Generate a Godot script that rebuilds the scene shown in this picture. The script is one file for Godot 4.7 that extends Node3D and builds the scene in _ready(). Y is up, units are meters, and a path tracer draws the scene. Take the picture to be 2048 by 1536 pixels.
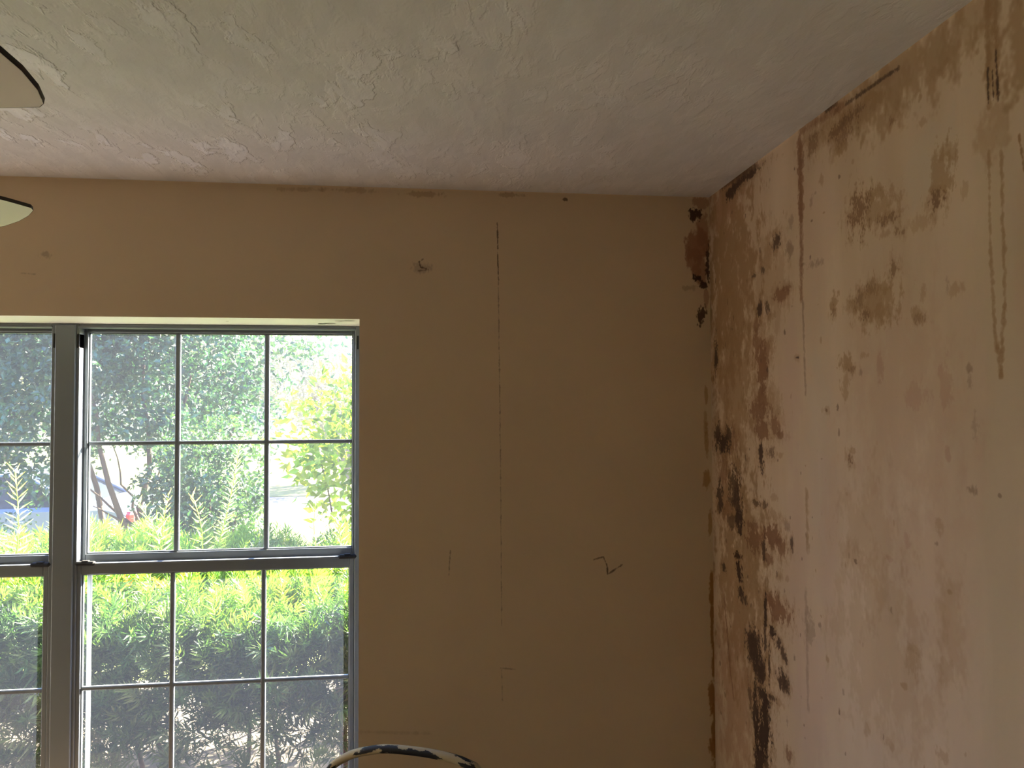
extends Node3D
# A damp-stained room corner with a double window looking out on a clipped conifer hedge and garden.
# World: back wall face z = 0 (room towards +z), right wall face x = 0.935, floor y = 0, ceiling y = 2.44.

const XR := 0.935
const XL := -4.4
const ZR := 4.6
const H := 2.44
const WALL := 0.264       # thickness of the window wall
const OX0 := -3.205       # window opening
const OX1 := -0.236
const OY0 := 0.36
const OY1 := 2.012

var M := {}
var rng := RandomNumberGenerator.new()
var taken := {}

func _ready():
	rng.seed = 7
	setup_view()
	make_materials()
	build_room()
	build_window_pair()
	build_ceiling_fan()
	build_chair()
	build_ground()
	build_hedge()
	build_garden()
	build_car()

func setup_view():
	var cam = Camera3D.new()
	cam.name = "camera"
	cam.position = Vector3(0, 1.7395, 2.2821)
	cam.rotation_degrees = Vector3(1.5907, -6.399, -0.1996)
	cam.fov = 57.48
	cam.near = 0.05
	cam.far = 200.0
	add_child(cam)
	cam.current = true
	var e = Environment.new()
	e.background_mode = Environment.BG_SKY
	var sky = Sky.new()
	var sm = ProceduralSkyMaterial.new()
	sm.sky_top_color = Color(0.42, 0.60, 0.92)
	sm.sky_horizon_color = Color(0.86, 0.91, 1.0)
	sm.sky_curve = 0.2
	sm.sky_energy_multiplier = 2.0
	sm.ground_bottom_color = Color(0.30, 0.28, 0.22)
	sm.ground_horizon_color = Color(0.55, 0.55, 0.5)
	sm.sun_angle_max = 40.0
	sm.sun_curve = 0.12
	sky.sky_material = sm
	e.sky = sky
	e.tonemap_mode = Environment.TONE_MAPPER_LINEAR
	e.tonemap_exposure = 2.0
	e.volumetric_fog_enabled = true
	e.volumetric_fog_density = 0.021
	e.volumetric_fog_albedo = Color(1, 1, 1)
	e.volumetric_fog_anisotropy = 0.95
	e.sdfgi_enabled = true
	e.ssao_enabled = true
	e.ssil_enabled = true
	var we = WorldEnvironment.new()
	we.name = "world_environment"
	we.environment = e
	add_child(we)
	var sun = DirectionalLight3D.new()
	sun.name = "sun"
	sun.light_color = Color(1.0, 0.95, 0.85)
	sun.light_energy = 31.0
	sun.light_angular_distance = 0.6
	sun.shadow_enabled = true
	add_child(sun)
	sun.look_at_from_position(Vector3(5.9, 5.45, -6.0), Vector3.ZERO, Vector3.UP)

# ------------------------------------------------------------------ helpers
func named(n: String) -> String:
	if not taken.has(n):
		taken[n] = 0
		return n
	taken[n] += 1
	return "%s_%03d" % [n, taken[n]]

func part(called: String, mesh: Mesh, mat: Material, parent: Node = self) -> MeshInstance3D:
	var o = MeshInstance3D.new()
	o.name = named(called) if parent == self else sibling(called, parent)
	o.mesh = mesh
	if mat:
		o.material_override = mat
	parent.add_child(o, true)
	return o

func sibling(called: String, parent: Node) -> String:
	if not parent.has_node(NodePath(called)):
		return called
	var k = 1
	while parent.has_node(NodePath("%s_%03d" % [called, k])):
		k += 1
	return "%s_%03d" % [called, k]

func tag(o: Node, label: String, category: String, group := "", kind := "") -> Node:
	if label: o.set_meta("label", label)
	if category: o.set_meta("category", category)
	if group: o.set_meta("group", group)
	if kind: o.set_meta("kind", kind)
	return o

func base(called: String, at := Vector3.ZERO, turn := 0.0) -> Node3D:
	var o = Node3D.new()
	o.name = named(called)
	o.position = at
	o.rotation.y = turn
	add_child(o)
	return o

func begin() -> SurfaceTool:
	var st = SurfaceTool.new()
	st.begin(Mesh.PRIMITIVE_TRIANGLES)
	return st

# a flat polygon, turned so that its front faces along `out`
func poly(st: SurfaceTool, pts: Array, out: Vector3, uvs: Array = []):
	var n: Vector3 = (pts[1] - pts[0]).cross(pts[2] - pts[0]).normalized()
	var flip: bool = n.dot(out) < 0.0
	if flip: n = -n
	for k in range(1, pts.size() - 1):
		var order: Array = [0, k, k + 1] if flip else [0, k + 1, k]
		for i in order:
			st.set_normal(n)
			if uvs.size(): st.set_uv(uvs[i])
			st.add_vertex(pts[i])

# box between two corners with chamfered edges
func cbox(st: SurfaceTool, a: Vector3, b: Vector3, bev := 0.002, xf := Transform3D()):
	var c: Vector3 = (a + b) / 2.0
	var h: Vector3 = (b - a).abs() / 2.0
	bev = minf(bev, minf(h.x, minf(h.y, h.z)) * 0.8)
	var P = func(sx, sy, sz, ax):
		var v = Vector3(sx * (h.x - bev), sy * (h.y - bev), sz * (h.z - bev))
		v[ax] = [sx, sy, sz][ax] * h[ax]
		return xf * (c + v)
	for ax in 3:
		for s in [-1, 1]:
			var q := []
			for k in [[-1, -1], [1, -1], [1, 1], [-1, 1]]:
				var sg = [0, 0, 0]
				sg[ax] = s
				sg[(ax + 1) % 3] = k[0]
				sg[(ax + 2) % 3] = k[1]
				q.append(P.call(sg[0], sg[1], sg[2], ax))
			var o = Vector3.ZERO
			o[ax] = s
			poly(st, q, xf.basis * o)
	for ax in 3:
		var a1 = (ax + 1) % 3
		var a2 = (ax + 2) % 3
		for s1 in [-1, 1]:
			for s2 in [-1, 1]:
				var q := []
				for e in [[-1, a1], [1, a1], [1, a2], [-1, a2]]:
					var sg = [0, 0, 0]
					sg[ax] = e[0]
					sg[a1] = s1
					sg[a2] = s2
					q.append(P.call(sg[0], sg[1], sg[2], e[1]))
				var o = Vector3.ZERO
				o[a1] = s1
				o[a2] = s2
				poly(st, q, xf.basis * o)
	for sx in [-1, 1]:
		for sy in [-1, 1]:
			for sz in [-1, 1]:
				poly(st, [P.call(sx, sy, sz, 0), P.call(sx, sy, sz, 1), P.call(sx, sy, sz, 2)], xf.basis * Vector3(sx, sy, sz))

func box_mesh(a: Vector3, b: Vector3, bev := 0.002) -> ArrayMesh:
	var st = begin()
	cbox(st, a, b, bev)
	return st.commit()

# swept round tube; v runs round it, u along it in metres
func tube(st: SurfaceTool, pts: Array, radii: Array, sides := 10, caps := true):
	var rings := []
	var along := 0.0
	var side := Vector3.ZERO
	for i in pts.size():
		var t: Vector3 = (pts[mini(i + 1, pts.size() - 1)] - pts[maxi(i - 1, 0)]).normalized()
		if i == 0:
			side = t.cross(Vector3.UP if absf(t.y) < 0.9 else Vector3.RIGHT).normalized()
		else:
			side = (side - t * side.dot(t)).normalized()
			along += pts[i].distance_to(pts[i - 1])
		var up := side.cross(t)
		var ring := []
		for k in sides + 1:
			var an := TAU * k / sides
			var d: Vector3 = side * cos(an) + up * sin(an)
			ring.append([pts[i] + d * radii[i], d, Vector2(along, float(k) / sides)])
		rings.append([ring, t])
	for i in pts.size() - 1:
		for k in sides:
			var q = [rings[i][0][k], rings[i + 1][0][k], rings[i + 1][0][k + 1], rings[i][0][k + 1]]
			var n: Vector3 = (q[1][0] - q[0][0]).cross(q[3][0] - q[0][0])
			var order = [0, 1, 2, 0, 2, 3] if n.dot(q[0][1]) < 0 else [0, 2, 1, 0, 3, 2]
			for j in order:
				st.set_normal(q[j][1])
				st.set_uv(q[j][2])
				st.add_vertex(q[j][0])
	if caps:
		for e in [0, pts.size() - 1]:
			var q := []
			for k in sides: q.append(rings[e][0][k][0])
			var uvs := []
			for k in sides: uvs.append(rings[e][0][k][2])
			poly(st, q, rings[e][1] * (-1.0 if e == 0 else 1.0), uvs)

# turned profile round the y axis: list of Vector2(radius, height)
func lathe(st: SurfaceTool, prof: Array, sides := 24, xf := Transform3D()):
	for i in prof.size() - 1:
		var a: Vector2 = prof[i]
		var b: Vector2 = prof[i + 1]
		for k in sides:
			var t0 := TAU * k / sides
			var t1 := TAU * (k + 1) / sides
			var q := [Vector3(a.x * cos(t0), a.y, a.x * sin(t0)), Vector3(b.x * cos(t0), b.y, b.x * sin(t0)), Vector3(b.x * cos(t1), b.y, b.x * sin(t1)), Vector3(a.x * cos(t1), a.y, a.x * sin(t1))]
			var e := b - a
			var nn = Vector2(e.y, -e.x).normalized()
			if nn.length() < 0.1: continue
			var tri := [[0, 1, 2], [0, 2, 3]]
			for t in tri:
				var n: Vector3 = (q[t[1]] - q[t[0]]).cross(q[t[2]] - q[t[0]])
				if n.length() < 1e-10: continue
				var order: Array = t
				var want0 = Vector3(nn.x * cos(t0), nn.y, nn.x * sin(t0))
				if n.dot(want0) > 0: order = [t[0], t[2], t[1]]
				for j in order:
					var an: float = t0 if j < 2 else t1
					st.set_normal((xf.basis * Vector3(nn.x * cos(an), nn.y, nn.x * sin(an))).normalized())
					st.add_vertex(xf * q[j])

func mat(c: Color, rough := 0.7, metal := 0.0) -> StandardMaterial3D:
	var m = StandardMaterial3D.new()
	m.albedo_color = c
	m.roughness = rough
	m.metallic = metal
	return m

func noise(s: int, freq: float, oct := 4, kind := FastNoiseLite.TYPE_SIMPLEX_SMOOTH) -> FastNoiseLite:
	var n = FastNoiseLite.new()
	n.seed = s
	n.frequency = freq
	n.noise_type = kind
	n.fractal_octaves = oct
	return n

# ------------------------------------------------------------------ computed textures
var nz := []   # four 512 px noise pictures as bytes

func noise_bytes(s: int, freq: float, oct: int) -> PackedByteArray:
	var im = noise(s, freq, oct).get_seamless_image(512, 512, false, false, 0.1, true)
	im.convert(Image.FORMAT_L8)
	return im.get_data()

const STAIN := {
	"mold": [Color(0.23, 0.13, 0.07), 0.55, 0.5, 0.25],
	"brown": [Color(0.44, 0.31, 0.205), 0.75, 0.9, 0.5],
	"red": [Color(0.47, 0.31, 0.205), 0.5, 0.35, 0.16],
	"redd": [Color(0.62, 0.43, 0.33), 0.35, 0.15, 0.2],
	"ochre": [Color(0.57, 0.36, 0.13), 0.35, 0.2, 0.3],
	"tan": [Color(0.56, 0.43, 0.29), 0.55, 0.3, 0.4],
	"pink": [Color(0.61, 0.45, 0.37), 0.5, 0.3, 0.4],
	"gray": [Color(0.50, 0.405, 0.33), 0.5, 0.4, 0.5],
	"pale": [Color(0.74, 0.67, 0.60), 0.4, 0.1, 0.35],
	"beige": [Color(0.72, 0.65, 0.55), 0.4, 0.1, 0.4],
	"pinkpale": [Color(0.74, 0.63, 0.57), 0.4, 0.1, 0.35],
	"pinkwash": [Color(0.70, 0.58, 0.49), 0.5, 0.2, 0.5],
	"redwash": [Color(0.61, 0.46, 0.35), 0.5, 0.2, 0.6],
}

# one stain: an ellipse whose outline two noises eat into; x, y, rx, ry in pixels of the picture
func blot(d: PackedByteArray, w: int, h: int, kind: String, x: float, y: float, rx: float, ry: float, strength: float, grain := 1.0):
	var k: Array = STAIN[kind]
	var col: Color = k[0]
	var ragged: float = k[1]
	var fine: float = k[2]
	var soft: float = k[3]
	var cr := col.r * 255.0
	var cg := col.g * 255.0
	var cb := col.b * 255.0
	var big: PackedByteArray = nz[0]
	var small: PackedByteArray = nz[1]
	var ox := int(x * 7.3 + y * 3.1) % 512 + 512
	var g := int(grain)
	for j in range(maxi(0, int(y - ry * 1.7)), mini(h, int(y + ry * 1.7) + 1)):
		var dy := (j - y) / ry
		for i in range(maxi(0, int(x - rx * 1.7)), mini(w, int(x + rx * 1.7) + 1)):
			var dx := (i - x) / rx
			var q := ((j * g + ox) & 511) * 512 + ((i * g * 2) & 511)
			var val := 1.0 - sqrt(dx * dx + dy * dy) + ragged * (big[q] - 128) / 100.0 + fine * (small[q] - 128) / 100.0
			if val <= 0.0: continue
			var al := clampf(val / soft, 0.0, 1.0) * strength
			var at := (j * w + i) * 3
			d[at] = int(lerpf(d[at], minf(cr, d[at] * 1.0) if kind != "pale" and kind != "pinkpale" and kind != "beige" else cr, al))
			d[at + 1] = int(lerpf(d[at + 1], minf(cg, d[at + 1] * 1.0) if kind != "pale" and kind != "pinkpale" and kind != "beige" else cg, al))
			d[at + 2] = int(lerpf(d[at + 2], minf(cb, d[at + 2] * 1.0) if kind != "pale" and kind != "pinkpale" and kind != "beige" else cb, al))

func streak(d: PackedByteArray, w: int, h: int, kind: String, a: Vector2, b: Vector2, width: float, strength: float):
	var n := maxi(2, int(a.distance_to(b) / maxf(1.0, width * 0.7)))
	for i in n + 1:
		var t := float(i) / n
		var p := a.lerp(b, t)
		var wob: float = (nz[0][(int(p.y) * 3 & 511) * 512 + (int(p.x) & 511)] - 128) / 128.0
		blot(d, w, h, kind, p.x + wob * width * 0.5, p.y, width * (1.0 + 0.35 * wob), maxf(width * 1.3, 1.2), strength * 0.6)

func tinted_noise(w: int, h: int, lo: Color, hi: Color, s: int, fx: float, fy: float, oct := 4) -> Image:
	# noise stretched to fx by fy cycles, coloured between lo and hi
	var iw := 256
	var ih := maxi(16, int(256.0 * fy / fx)) if fy < fx else 256
	var im = noise(s, fx / 256.0, oct).get_image(iw, ih, false, false, true)
	im.convert(Image.FORMAT_L8)
	var src = im.get_data()
	var d = PackedByteArray()
	d.resize(iw * ih * 3)
	for i in iw * ih:
		var t: float = src[i] / 255.0
		d[i * 3] = int(255.0 * lerpf(lo.r, hi.r, t))
		d[i * 3 + 1] = int(255.0 * lerpf(lo.g, hi.g, t))
		d[i * 3 + 2] = int(255.0 * lerpf(lo.b, hi.b, t))
	var o = Image.create_from_data(iw, ih, false, Image.FORMAT_RGB8, d)
	o.resize(w, h, Image.INTERPOLATE_CUBIC)
	return o

func right_wall_texture() -> Image:
	var ppm := 839.0
	var w := 1344
	var h := 2048
	# soft washes at a quarter of the size
	var low = tinted_noise(336, 512, Color(0.715, 0.62, 0.53), Color(0.79, 0.70, 0.615), 31, 9.0, 2.5)
	var d = low.get_data()
	for b in right_washes():
		blot(d, 336, 512, b[0], b[1] * ppm / 4.0, (H - b[2]) * ppm / 4.0, b[3] * ppm / 4.0, b[4] * ppm / 4.0, b[5], 2.0)
	low = Image.create_from_data(336, 512, false, Image.FORMAT_RGB8, d)
	low.resize(w, h, Image.INTERPOLATE_CUBIC)
	d = low.get_data()
	for b in right_stains():
		if b[0] == "mold" or b[0] == "red" or b[0] == "brown":
			blot(d, w, h, "tan", b[1] * ppm, (H - b[2]) * ppm, b[3] * ppm * 1.7 + 6.0, b[4] * ppm * 1.5 + 6.0, b[5] * 0.4)
		blot(d, w, h, b[0], b[1] * ppm, (H - b[2]) * ppm, b[3] * ppm, b[4] * ppm, b[5])
	for b in right_lines():
		streak(d, w, h, b[0], Vector2(b[1], H - b[2]) * ppm, Vector2(b[3], H - b[4]) * ppm, maxf(b[5] * ppm, 1.0), b[6])
	# specks of mould scattered over the damp corner
	for i in 260:
		var x := absf(rng.randfn(0.0, 0.45))
		var y := rng.randf_range(0.7, 2.4)
		var k := "mold" if rng.randf() < 0.5 else "tan"
		blot(d, w, h, k, x * ppm, (H - y) * ppm, rng.randf_range(1.5, 5.0), rng.randf_range(2.0, 8.0), rng.randf_range(0.15, 0.5))
	return Image.create_from_data(w, h, false, Image.FORMAT_RGB8, d)

func back_wall_texture() -> Image:
	var x0 := -2.6
	var w := 2048
	var ppm := 2048.0 / (XR - x0)
	var h := int(H * ppm)
	var im = tinted_noise(w, h, Color(0.85, 0.765, 0.645), Color(0.87, 0.785, 0.665), 77, 6.0, 4.0)
	var d = im.get_data()
	for b in back_stains():
		blot(d, w, h, b[0], (b[1] - x0) * ppm, (H - b[2]) * ppm, b[3] * ppm, b[4] * ppm, b[5])
	for b in back_lines():
		streak(d, w, h, b[0], Vector2(b[1] - x0, H - b[2]) * ppm, Vector2(b[3] - x0, H - b[4]) * ppm, maxf(b[5] * ppm, 0.9), b[6])
	return Image.create_from_data(w, h, false, Image.FORMAT_RGB8, d)

# soft grained relief for painted plaster
func grain_normal(s: int, freq: float, strength: float) -> NoiseTexture2D:
	var t = NoiseTexture2D.new()
	t.width = 512
	t.height = 512
	t.seamless = true
	t.noise = noise(s, freq, 5)
	t.as_normal_map = true
	t.bump_strength = strength
	return t

func ceiling_images() -> Array:
	# skip-trowelled plaster: broad flat dabs with broken edges, and paler patches where paint has come away
	var w := 2048
	var h := 1308
	var n1 = noise(5, 0.017, 5)
	n1.domain_warp_enabled = true
	n1.domain_warp_amplitude = 60.0
	n1.domain_warp_frequency = 0.006
	var a = n1.get_image(w, h / 2, false, false, true)
	a.convert(Image.FORMAT_L8)
	a.resize(w, h, Image.INTERPOLATE_BILINEAR)
	var n2 = noise(15, 0.0125, 4)
	n2.domain_warp_enabled = true
	n2.domain_warp_amplitude = 50.0
	n2.domain_warp_frequency = 0.01
	var b = n2.get_image(w, h / 2, false, false, true)
	b.convert(Image.FORMAT_L8)
	b.resize(w, h, Image.INTERPOLATE_BILINEAR)
	var c = noise(25, 0.002, 2).get_image(w, h, false, false, true)
	c.convert(Image.FORMAT_L8)
	var da = a.get_data()
	var db = b.get_data()
	var dc = c.get_data()
	var hd = PackedByteArray()
	hd.resize(w * h)
	var cd = PackedByteArray()
	cd.resize(w * h * 3)
	for i in w * h:
		var va: int = da[i]
		var vb: int = db[i]
		# thin raised dabs with one ragged edge; fewer towards the stained wall
		var px := i % w
		var amt := (0.25 + 0.75 * (1.0 - smoothstep(700.0, 1700.0, float(px)))) * clampf((dc[i] - 70) / 80.0, 0.15, 1.0)
		var ha := clampf((va - 140) / 30.0, 0.0, 1.0)
		var hb := clampf((vb - 158) / 7.0, 0.0, 1.0)
		hd[i] = int(60.0 + va * 0.22 + amt * (45.0 * ha + 70.0 * hb))
		var flake := clampf((vb - 170) / 5.0, 0.0, 1.0) * amt
		var dirt: float = (dc[i] - 128) / 128.0 * 0.02 + (va - 128) / 128.0 * 0.03
		var lum := 0.88 + dirt + flake * 0.06
		cd[i * 3] = int(255.0 * clampf(lum, 0.0, 1.0))
		cd[i * 3 + 1] = int(255.0 * clampf(lum * 0.985 + flake * 0.01, 0.0, 1.0))
		cd[i * 3 + 2] = int(255.0 * clampf(lum * 1.0 + flake * 0.03, 0.0, 1.0))
	return [Image.create_from_data(w, h, false, Image.FORMAT_RGB8, cd), Image.create_from_data(w, h, false, Image.FORMAT_L8, hd)]

func picture(im: Image) -> ImageTexture:
	return ImageTexture.create_from_image(im)

func right_washes() -> Array:
	return [
	["tan",.984,2.399,0.2253,0.0907,.500], ["tan",.813,2.388,0.2075,0.0677,.350], ["tan",1.158,2.397,0.0808,0.0619,.350], ["tan",1.217,2.331,0.0230,0.1093,.600], 
	["tan",1.267,2.290,0.0287,0.1046,.600], ["tan",1.213,2.197,0.0419,0.0505,.350], ["pale",1.071,2.214,0.0790,0.0659,.550], ["pale",1.022,2.173,0.0425,0.0586,.450], 
	["pinkpale",.683,2.171,0.0880,0.1946,.350], ["pinkpale",.528,1.799,0.0625,0.2242,.500], ["pale",.664,1.672,0.0580,0.2806,.550], ["pinkpale",.552,1.294,0.0604,0.2843,.400], 
	["pinkpale",.615,.976,0.0934,0.1986,.450], ["pinkpale",.693,1.387,0.0429,0.3104,.300], ["tan",.161,2.129,0.2061,0.3805,.800], ["tan",.171,1.811,0.1665,0.3145,.600], 
	["tan",.426,2.082,0.1164,0.1537,.300], ["tan",.208,1.211,0.1952,0.3684,.700], ["redwash",.160,.812,0.1659,0.3434,.600], ["pinkwash",.965,1.744,0.1979,0.2520,.400], 
	["pinkwash",1.042,1.412,0.1218,0.2463,.300], ["tan",.886,1.217,0.1846,0.2107,.200], ["beige",1.229,1.660,0.0554,0.4096,.500], ["beige",1.203,1.286,0.0626,0.2159,.500], 
	["redwash",.130,2.393,0.1738,0.1129,.800], ["beige",1.213,2.010,0.0470,0.1842,.350], ["pale",1.246,2.069,0.0178,0.1223,.400], ["tan",.859,1.443,0.1049,0.1724,.200], 
	["tan",1.092,1.351,0.0376,0.1093,.200], 
	]

func right_stains() -> Array:
	return [
	["mold",.177,2.404,0.0445,0.0221,.900], ["mold",.301,2.417,0.0859,0.0104,.900], ["mold",.232,2.415,0.0494,0.0123,.800], ["brown",.767,2.376,0.0339,0.0162,.800], 
	["brown",.809,2.382,0.0303,0.0136,.800], ["brown",.847,2.387,0.0235,0.0088,.600], ["brown",.793,2.353,0.0348,0.0160,.500], ["tan",.780,2.328,0.0334,0.0138,.500], 
	["brown",.651,2.380,0.0229,0.0224,.500], ["brown",.667,2.400,0.0270,0.0074,.600], ["tan",.918,2.379,0.0329,0.0158,.500], ["tan",.886,2.399,0.0275,0.0086,.450], 
	["brown",.758,2.421,0.0101,0.0070,.700], ["tan",1.110,2.364,0.0124,0.0055,.400], ["tan",1.082,2.353,0.0286,0.0150,.300], ["tan",1.042,2.331,0.0069,0.0145,.450], 
	["brown",.958,2.317,0.0093,0.0072,.500], ["tan",1.044,2.278,0.0165,0.0087,.350], ["tan",.982,2.333,0.0451,0.0222,.280], ["tan",1.092,2.169,0.0357,0.0537,.550], 
	["brown",1.082,2.114,0.0155,0.0187,.800], ["tan",1.107,2.201,0.0274,0.0229,.400], ["tan",1.047,2.088,0.0381,0.0191,.300], ["brown",.840,2.161,0.0327,0.0420,.750], 
	["tan",.901,2.185,0.0419,0.0159,.500], ["brown",.938,2.120,0.0239,0.0124,.700], ["tan",.913,2.149,0.0659,0.0400,.450], ["brown",.975,2.084,0.0151,0.0091,.500], 
	["tan",.928,2.088,0.0161,0.0104,.350], ["tan",1.148,2.113,0.0116,0.0177,.300], ["tan",.693,2.281,0.0109,0.0170,.400], ["gray",.647,2.241,0.0092,0.0199,.400], 
	["tan",.308,2.318,0.0197,0.0089,.500], ["mold",.460,2.181,0.0253,0.0206,.700], ["tan",.447,2.210,0.0342,0.0138,.400], ["gray",.533,2.145,0.0234,0.0251,.600], 
	["gray",.545,2.219,0.0206,0.0184,.400], ["tan",.215,2.226,0.0179,0.0248,.500], ["tan",.416,2.147,0.0588,0.0351,.350], ["mold",.388,2.117,0.0121,0.0114,.600], 
	["mold",.325,2.112,0.0129,0.0073,.600], ["red",.484,2.032,0.0438,0.0190,.700], ["red",.514,2.044,0.0265,0.0080,.600], ["mold",.360,2.012,0.0140,0.0245,.900], 
	["mold",.406,2.006,0.0148,0.0183,.600], ["red",.343,1.961,0.0284,0.0203,.600], ["tan",.437,1.982,0.0345,0.0125,.400], ["red",.374,1.844,0.0336,0.0643,.800], 
	["red",.338,1.907,0.0253,0.0437,.600], ["red",.399,1.888,0.0238,0.0353,.500], ["red",.368,1.754,0.0307,0.0358,.750], ["red",.355,1.718,0.0715,0.0288,.700], 
	["red",.366,1.664,0.0430,0.0315,.700], ["mold",.357,1.580,0.0155,0.0388,.900], ["red",.446,1.676,0.0283,0.0248,.650], ["red",.465,1.651,0.0278,0.0109,.600], 
	["mold",.415,1.604,0.0205,0.0167,.500], ["tan",.469,1.597,0.0193,0.0095,.400], ["tan",.436,1.747,0.0458,0.0553,.300], ["tan",.420,1.900,0.0292,0.0279,.450], 
	["mold",.044,1.897,0.0124,0.0599,.900], ["tan",.125,1.935,0.0579,0.0257,.450], ["tan",.164,1.851,0.0335,0.0757,.500], ["tan",.077,1.929,0.0241,0.0246,.400], 
	["mold",.088,1.605,0.0596,0.0293,1.000], ["mold",.053,1.641,0.0287,0.0331,.800], ["mold",.139,1.640,0.0304,0.0286,.700], ["red",.150,1.621,0.0526,0.0380,.450], 
	["mold",.172,1.474,0.0442,0.0657,.650], ["mold",.193,1.430,0.0325,0.0387,.700], ["mold",.063,1.428,0.0243,0.0493,.850], ["red",.097,1.522,0.0393,0.0486,.450], 
	["red",.121,1.396,0.0462,0.0320,.500], ["mold",.322,1.448,0.0256,0.0088,.500], ["mold",.378,1.449,0.0151,0.0114,.500], ["tan",.431,1.477,0.0229,0.0111,.350], 
	["brown",.873,1.984,0.0208,0.0129,.600], ["brown",.838,1.965,0.0254,0.0176,.600], ["tan",.891,1.950,0.0812,0.0511,.550], ["tan",.921,1.979,0.0357,0.0146,.500], 
	["tan",.910,1.928,0.0428,0.0252,.500], ["brown",.852,1.930,0.0142,0.0087,.700], ["brown",.954,2.012,0.0124,0.0163,.600], ["tan",1.020,1.909,0.0254,0.0175,.450], 
	["brown",1.028,1.902,0.0139,0.0097,.350], ["tan",1.036,1.945,0.0110,0.0288,.300], ["tan",.740,1.977,0.0185,0.0293,.600], ["brown",.731,1.951,0.0083,0.0118,.500], 
	["tan",.810,1.958,0.0338,0.0224,.300], ["tan",.780,1.830,0.0331,0.0228,.650], ["brown",.800,1.814,0.0133,0.0090,.500], ["tan",.776,1.779,0.0176,0.0400,.450], 
	["gray",.835,1.805,0.0073,0.0110,.500], ["tan",.849,1.843,0.0143,0.0087,.350], ["pink",.902,1.816,0.0133,0.0401,.350], ["tan",1.123,1.943,0.0242,0.0135,.300], 
	["gray",1.102,1.949,0.0062,0.0183,.300], ["pink",1.091,1.771,0.0177,0.0552,.280], ["pink",1.010,1.753,0.0429,0.0293,.250], ["gray",1.148,1.800,0.0081,0.0079,.500], 
	["gray",1.152,1.778,0.0069,0.0193,.350], ["gray",1.161,1.699,0.0090,0.0261,.280], ["brown",.789,1.614,0.0086,0.0124,.700], ["tan",.801,1.632,0.0113,0.0067,.400], 
	["brown",.697,1.722,0.0054,0.0036,.800], ["mold",.568,1.856,0.0087,0.0026,.800], ["gray",1.153,1.586,0.0126,0.0113,.600], ["pink",1.094,1.643,0.0075,0.0201,.350], 
	["gray",.647,2.082,0.0229,0.0124,.450], ["gray",.599,2.091,0.0121,0.0051,.700], ["gray",.676,2.081,0.0177,0.0098,.400], ["mold",.206,1.384,0.0321,0.0246,.900], 
	["mold",.212,1.352,0.0177,0.0184,.800], ["mold",.158,1.363,0.0447,0.0252,.500], ["mold",.201,1.217,0.0232,0.0339,1.000], ["mold",.210,1.156,0.0159,0.0291,1.000], 
	["mold",.240,1.143,0.0138,0.0121,.700], ["mold",.195,1.267,0.0252,0.0124,.900], ["mold",.084,1.205,0.0178,0.0146,.800], ["red",.303,1.336,0.0455,0.0382,.750], 
	["red",.301,1.379,0.0391,0.0147,.600], ["red",.417,1.369,0.0494,0.0306,.850], ["red",.464,1.352,0.0360,0.0258,.650], ["red",.394,1.300,0.0297,0.0169,.600], 
	["mold",.365,1.319,0.0122,0.0285,.700], ["gray",.504,1.414,0.0212,0.0159,.450], ["mold",.524,1.369,0.0065,0.0145,.700], ["tan",.436,1.430,0.0571,0.0165,.400], 
	["tan",.454,1.267,0.0307,0.0150,.400], ["tan",.497,1.270,0.0160,0.0106,.350], ["tan",.309,1.235,0.0645,0.0585,.300], ["red",.440,1.175,0.0679,0.0356,.750], 
	["red",.400,1.188,0.0295,0.0196,.600], ["mold",.372,1.145,0.0091,0.0567,.900], ["mold",.367,1.073,0.0076,0.0497,.700], ["mold",.412,1.101,0.0204,0.0167,.900], 
	["mold",.440,1.083,0.0198,0.0164,.800], ["mold",.470,1.067,0.0137,0.0188,.700], ["mold",.483,1.049,0.0081,0.0134,.700], ["mold",.297,1.019,0.0488,0.0558,.850], 
	["mold",.281,1.034,0.0298,0.0385,.800], ["mold",.321,.979,0.0381,0.0406,.900], ["mold",.342,.961,0.0249,0.0373,.900], ["mold",.389,1.011,0.0074,0.0561,.700], 
	["mold",.459,.987,0.0249,0.0297,.800], ["mold",.484,.986,0.0162,0.0214,.700], ["mold",.353,.902,0.0492,0.0171,.950], ["mold",.401,.920,0.0264,0.0084,.700], 
	["mold",.363,.847,0.0244,0.0638,1.000], ["mold",.344,.789,0.0434,0.0715,1.000], ["mold",.304,.843,0.0193,0.0730,.900], ["mold",.322,.694,0.0316,0.0722,1.000], 
	["mold",.266,.870,0.0134,0.0446,.600], ["tan",.449,.925,0.0335,0.0136,.400], ["red",.494,.807,0.0160,0.0185,.650], ["mold",.369,.717,0.0181,0.0198,.700], 
	["tan",.961,1.173,0.0106,0.0060,.450], ["tan",.991,1.232,0.0233,0.0333,.300], ["tan",.996,1.255,0.0202,0.0098,.250], ["tan",1.076,1.247,0.0307,0.0239,.220], 
	["tan",.690,1.127,0.0107,0.0083,.500], ["pink",.918,1.418,0.0161,0.0083,.350], ["gray",1.061,1.475,0.0059,0.0047,.550], ["tan",1.071,1.511,0.0156,0.0186,.300], 
	["tan",1.092,1.394,0.0063,0.0055,.450], ["pink",.980,1.466,0.0119,0.0198,.300], ["gray",.607,1.176,0.0260,0.0475,.400], ["gray",.655,1.198,0.0067,0.0097,.600], 
	["tan",.838,1.029,0.0143,0.0152,.300], ["tan",.914,1.033,0.0129,0.0124,.280], ["tan",1.065,1.087,0.0182,0.0148,.350], ["tan",.785,1.406,0.0480,0.0339,.200], 
	]

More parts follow.
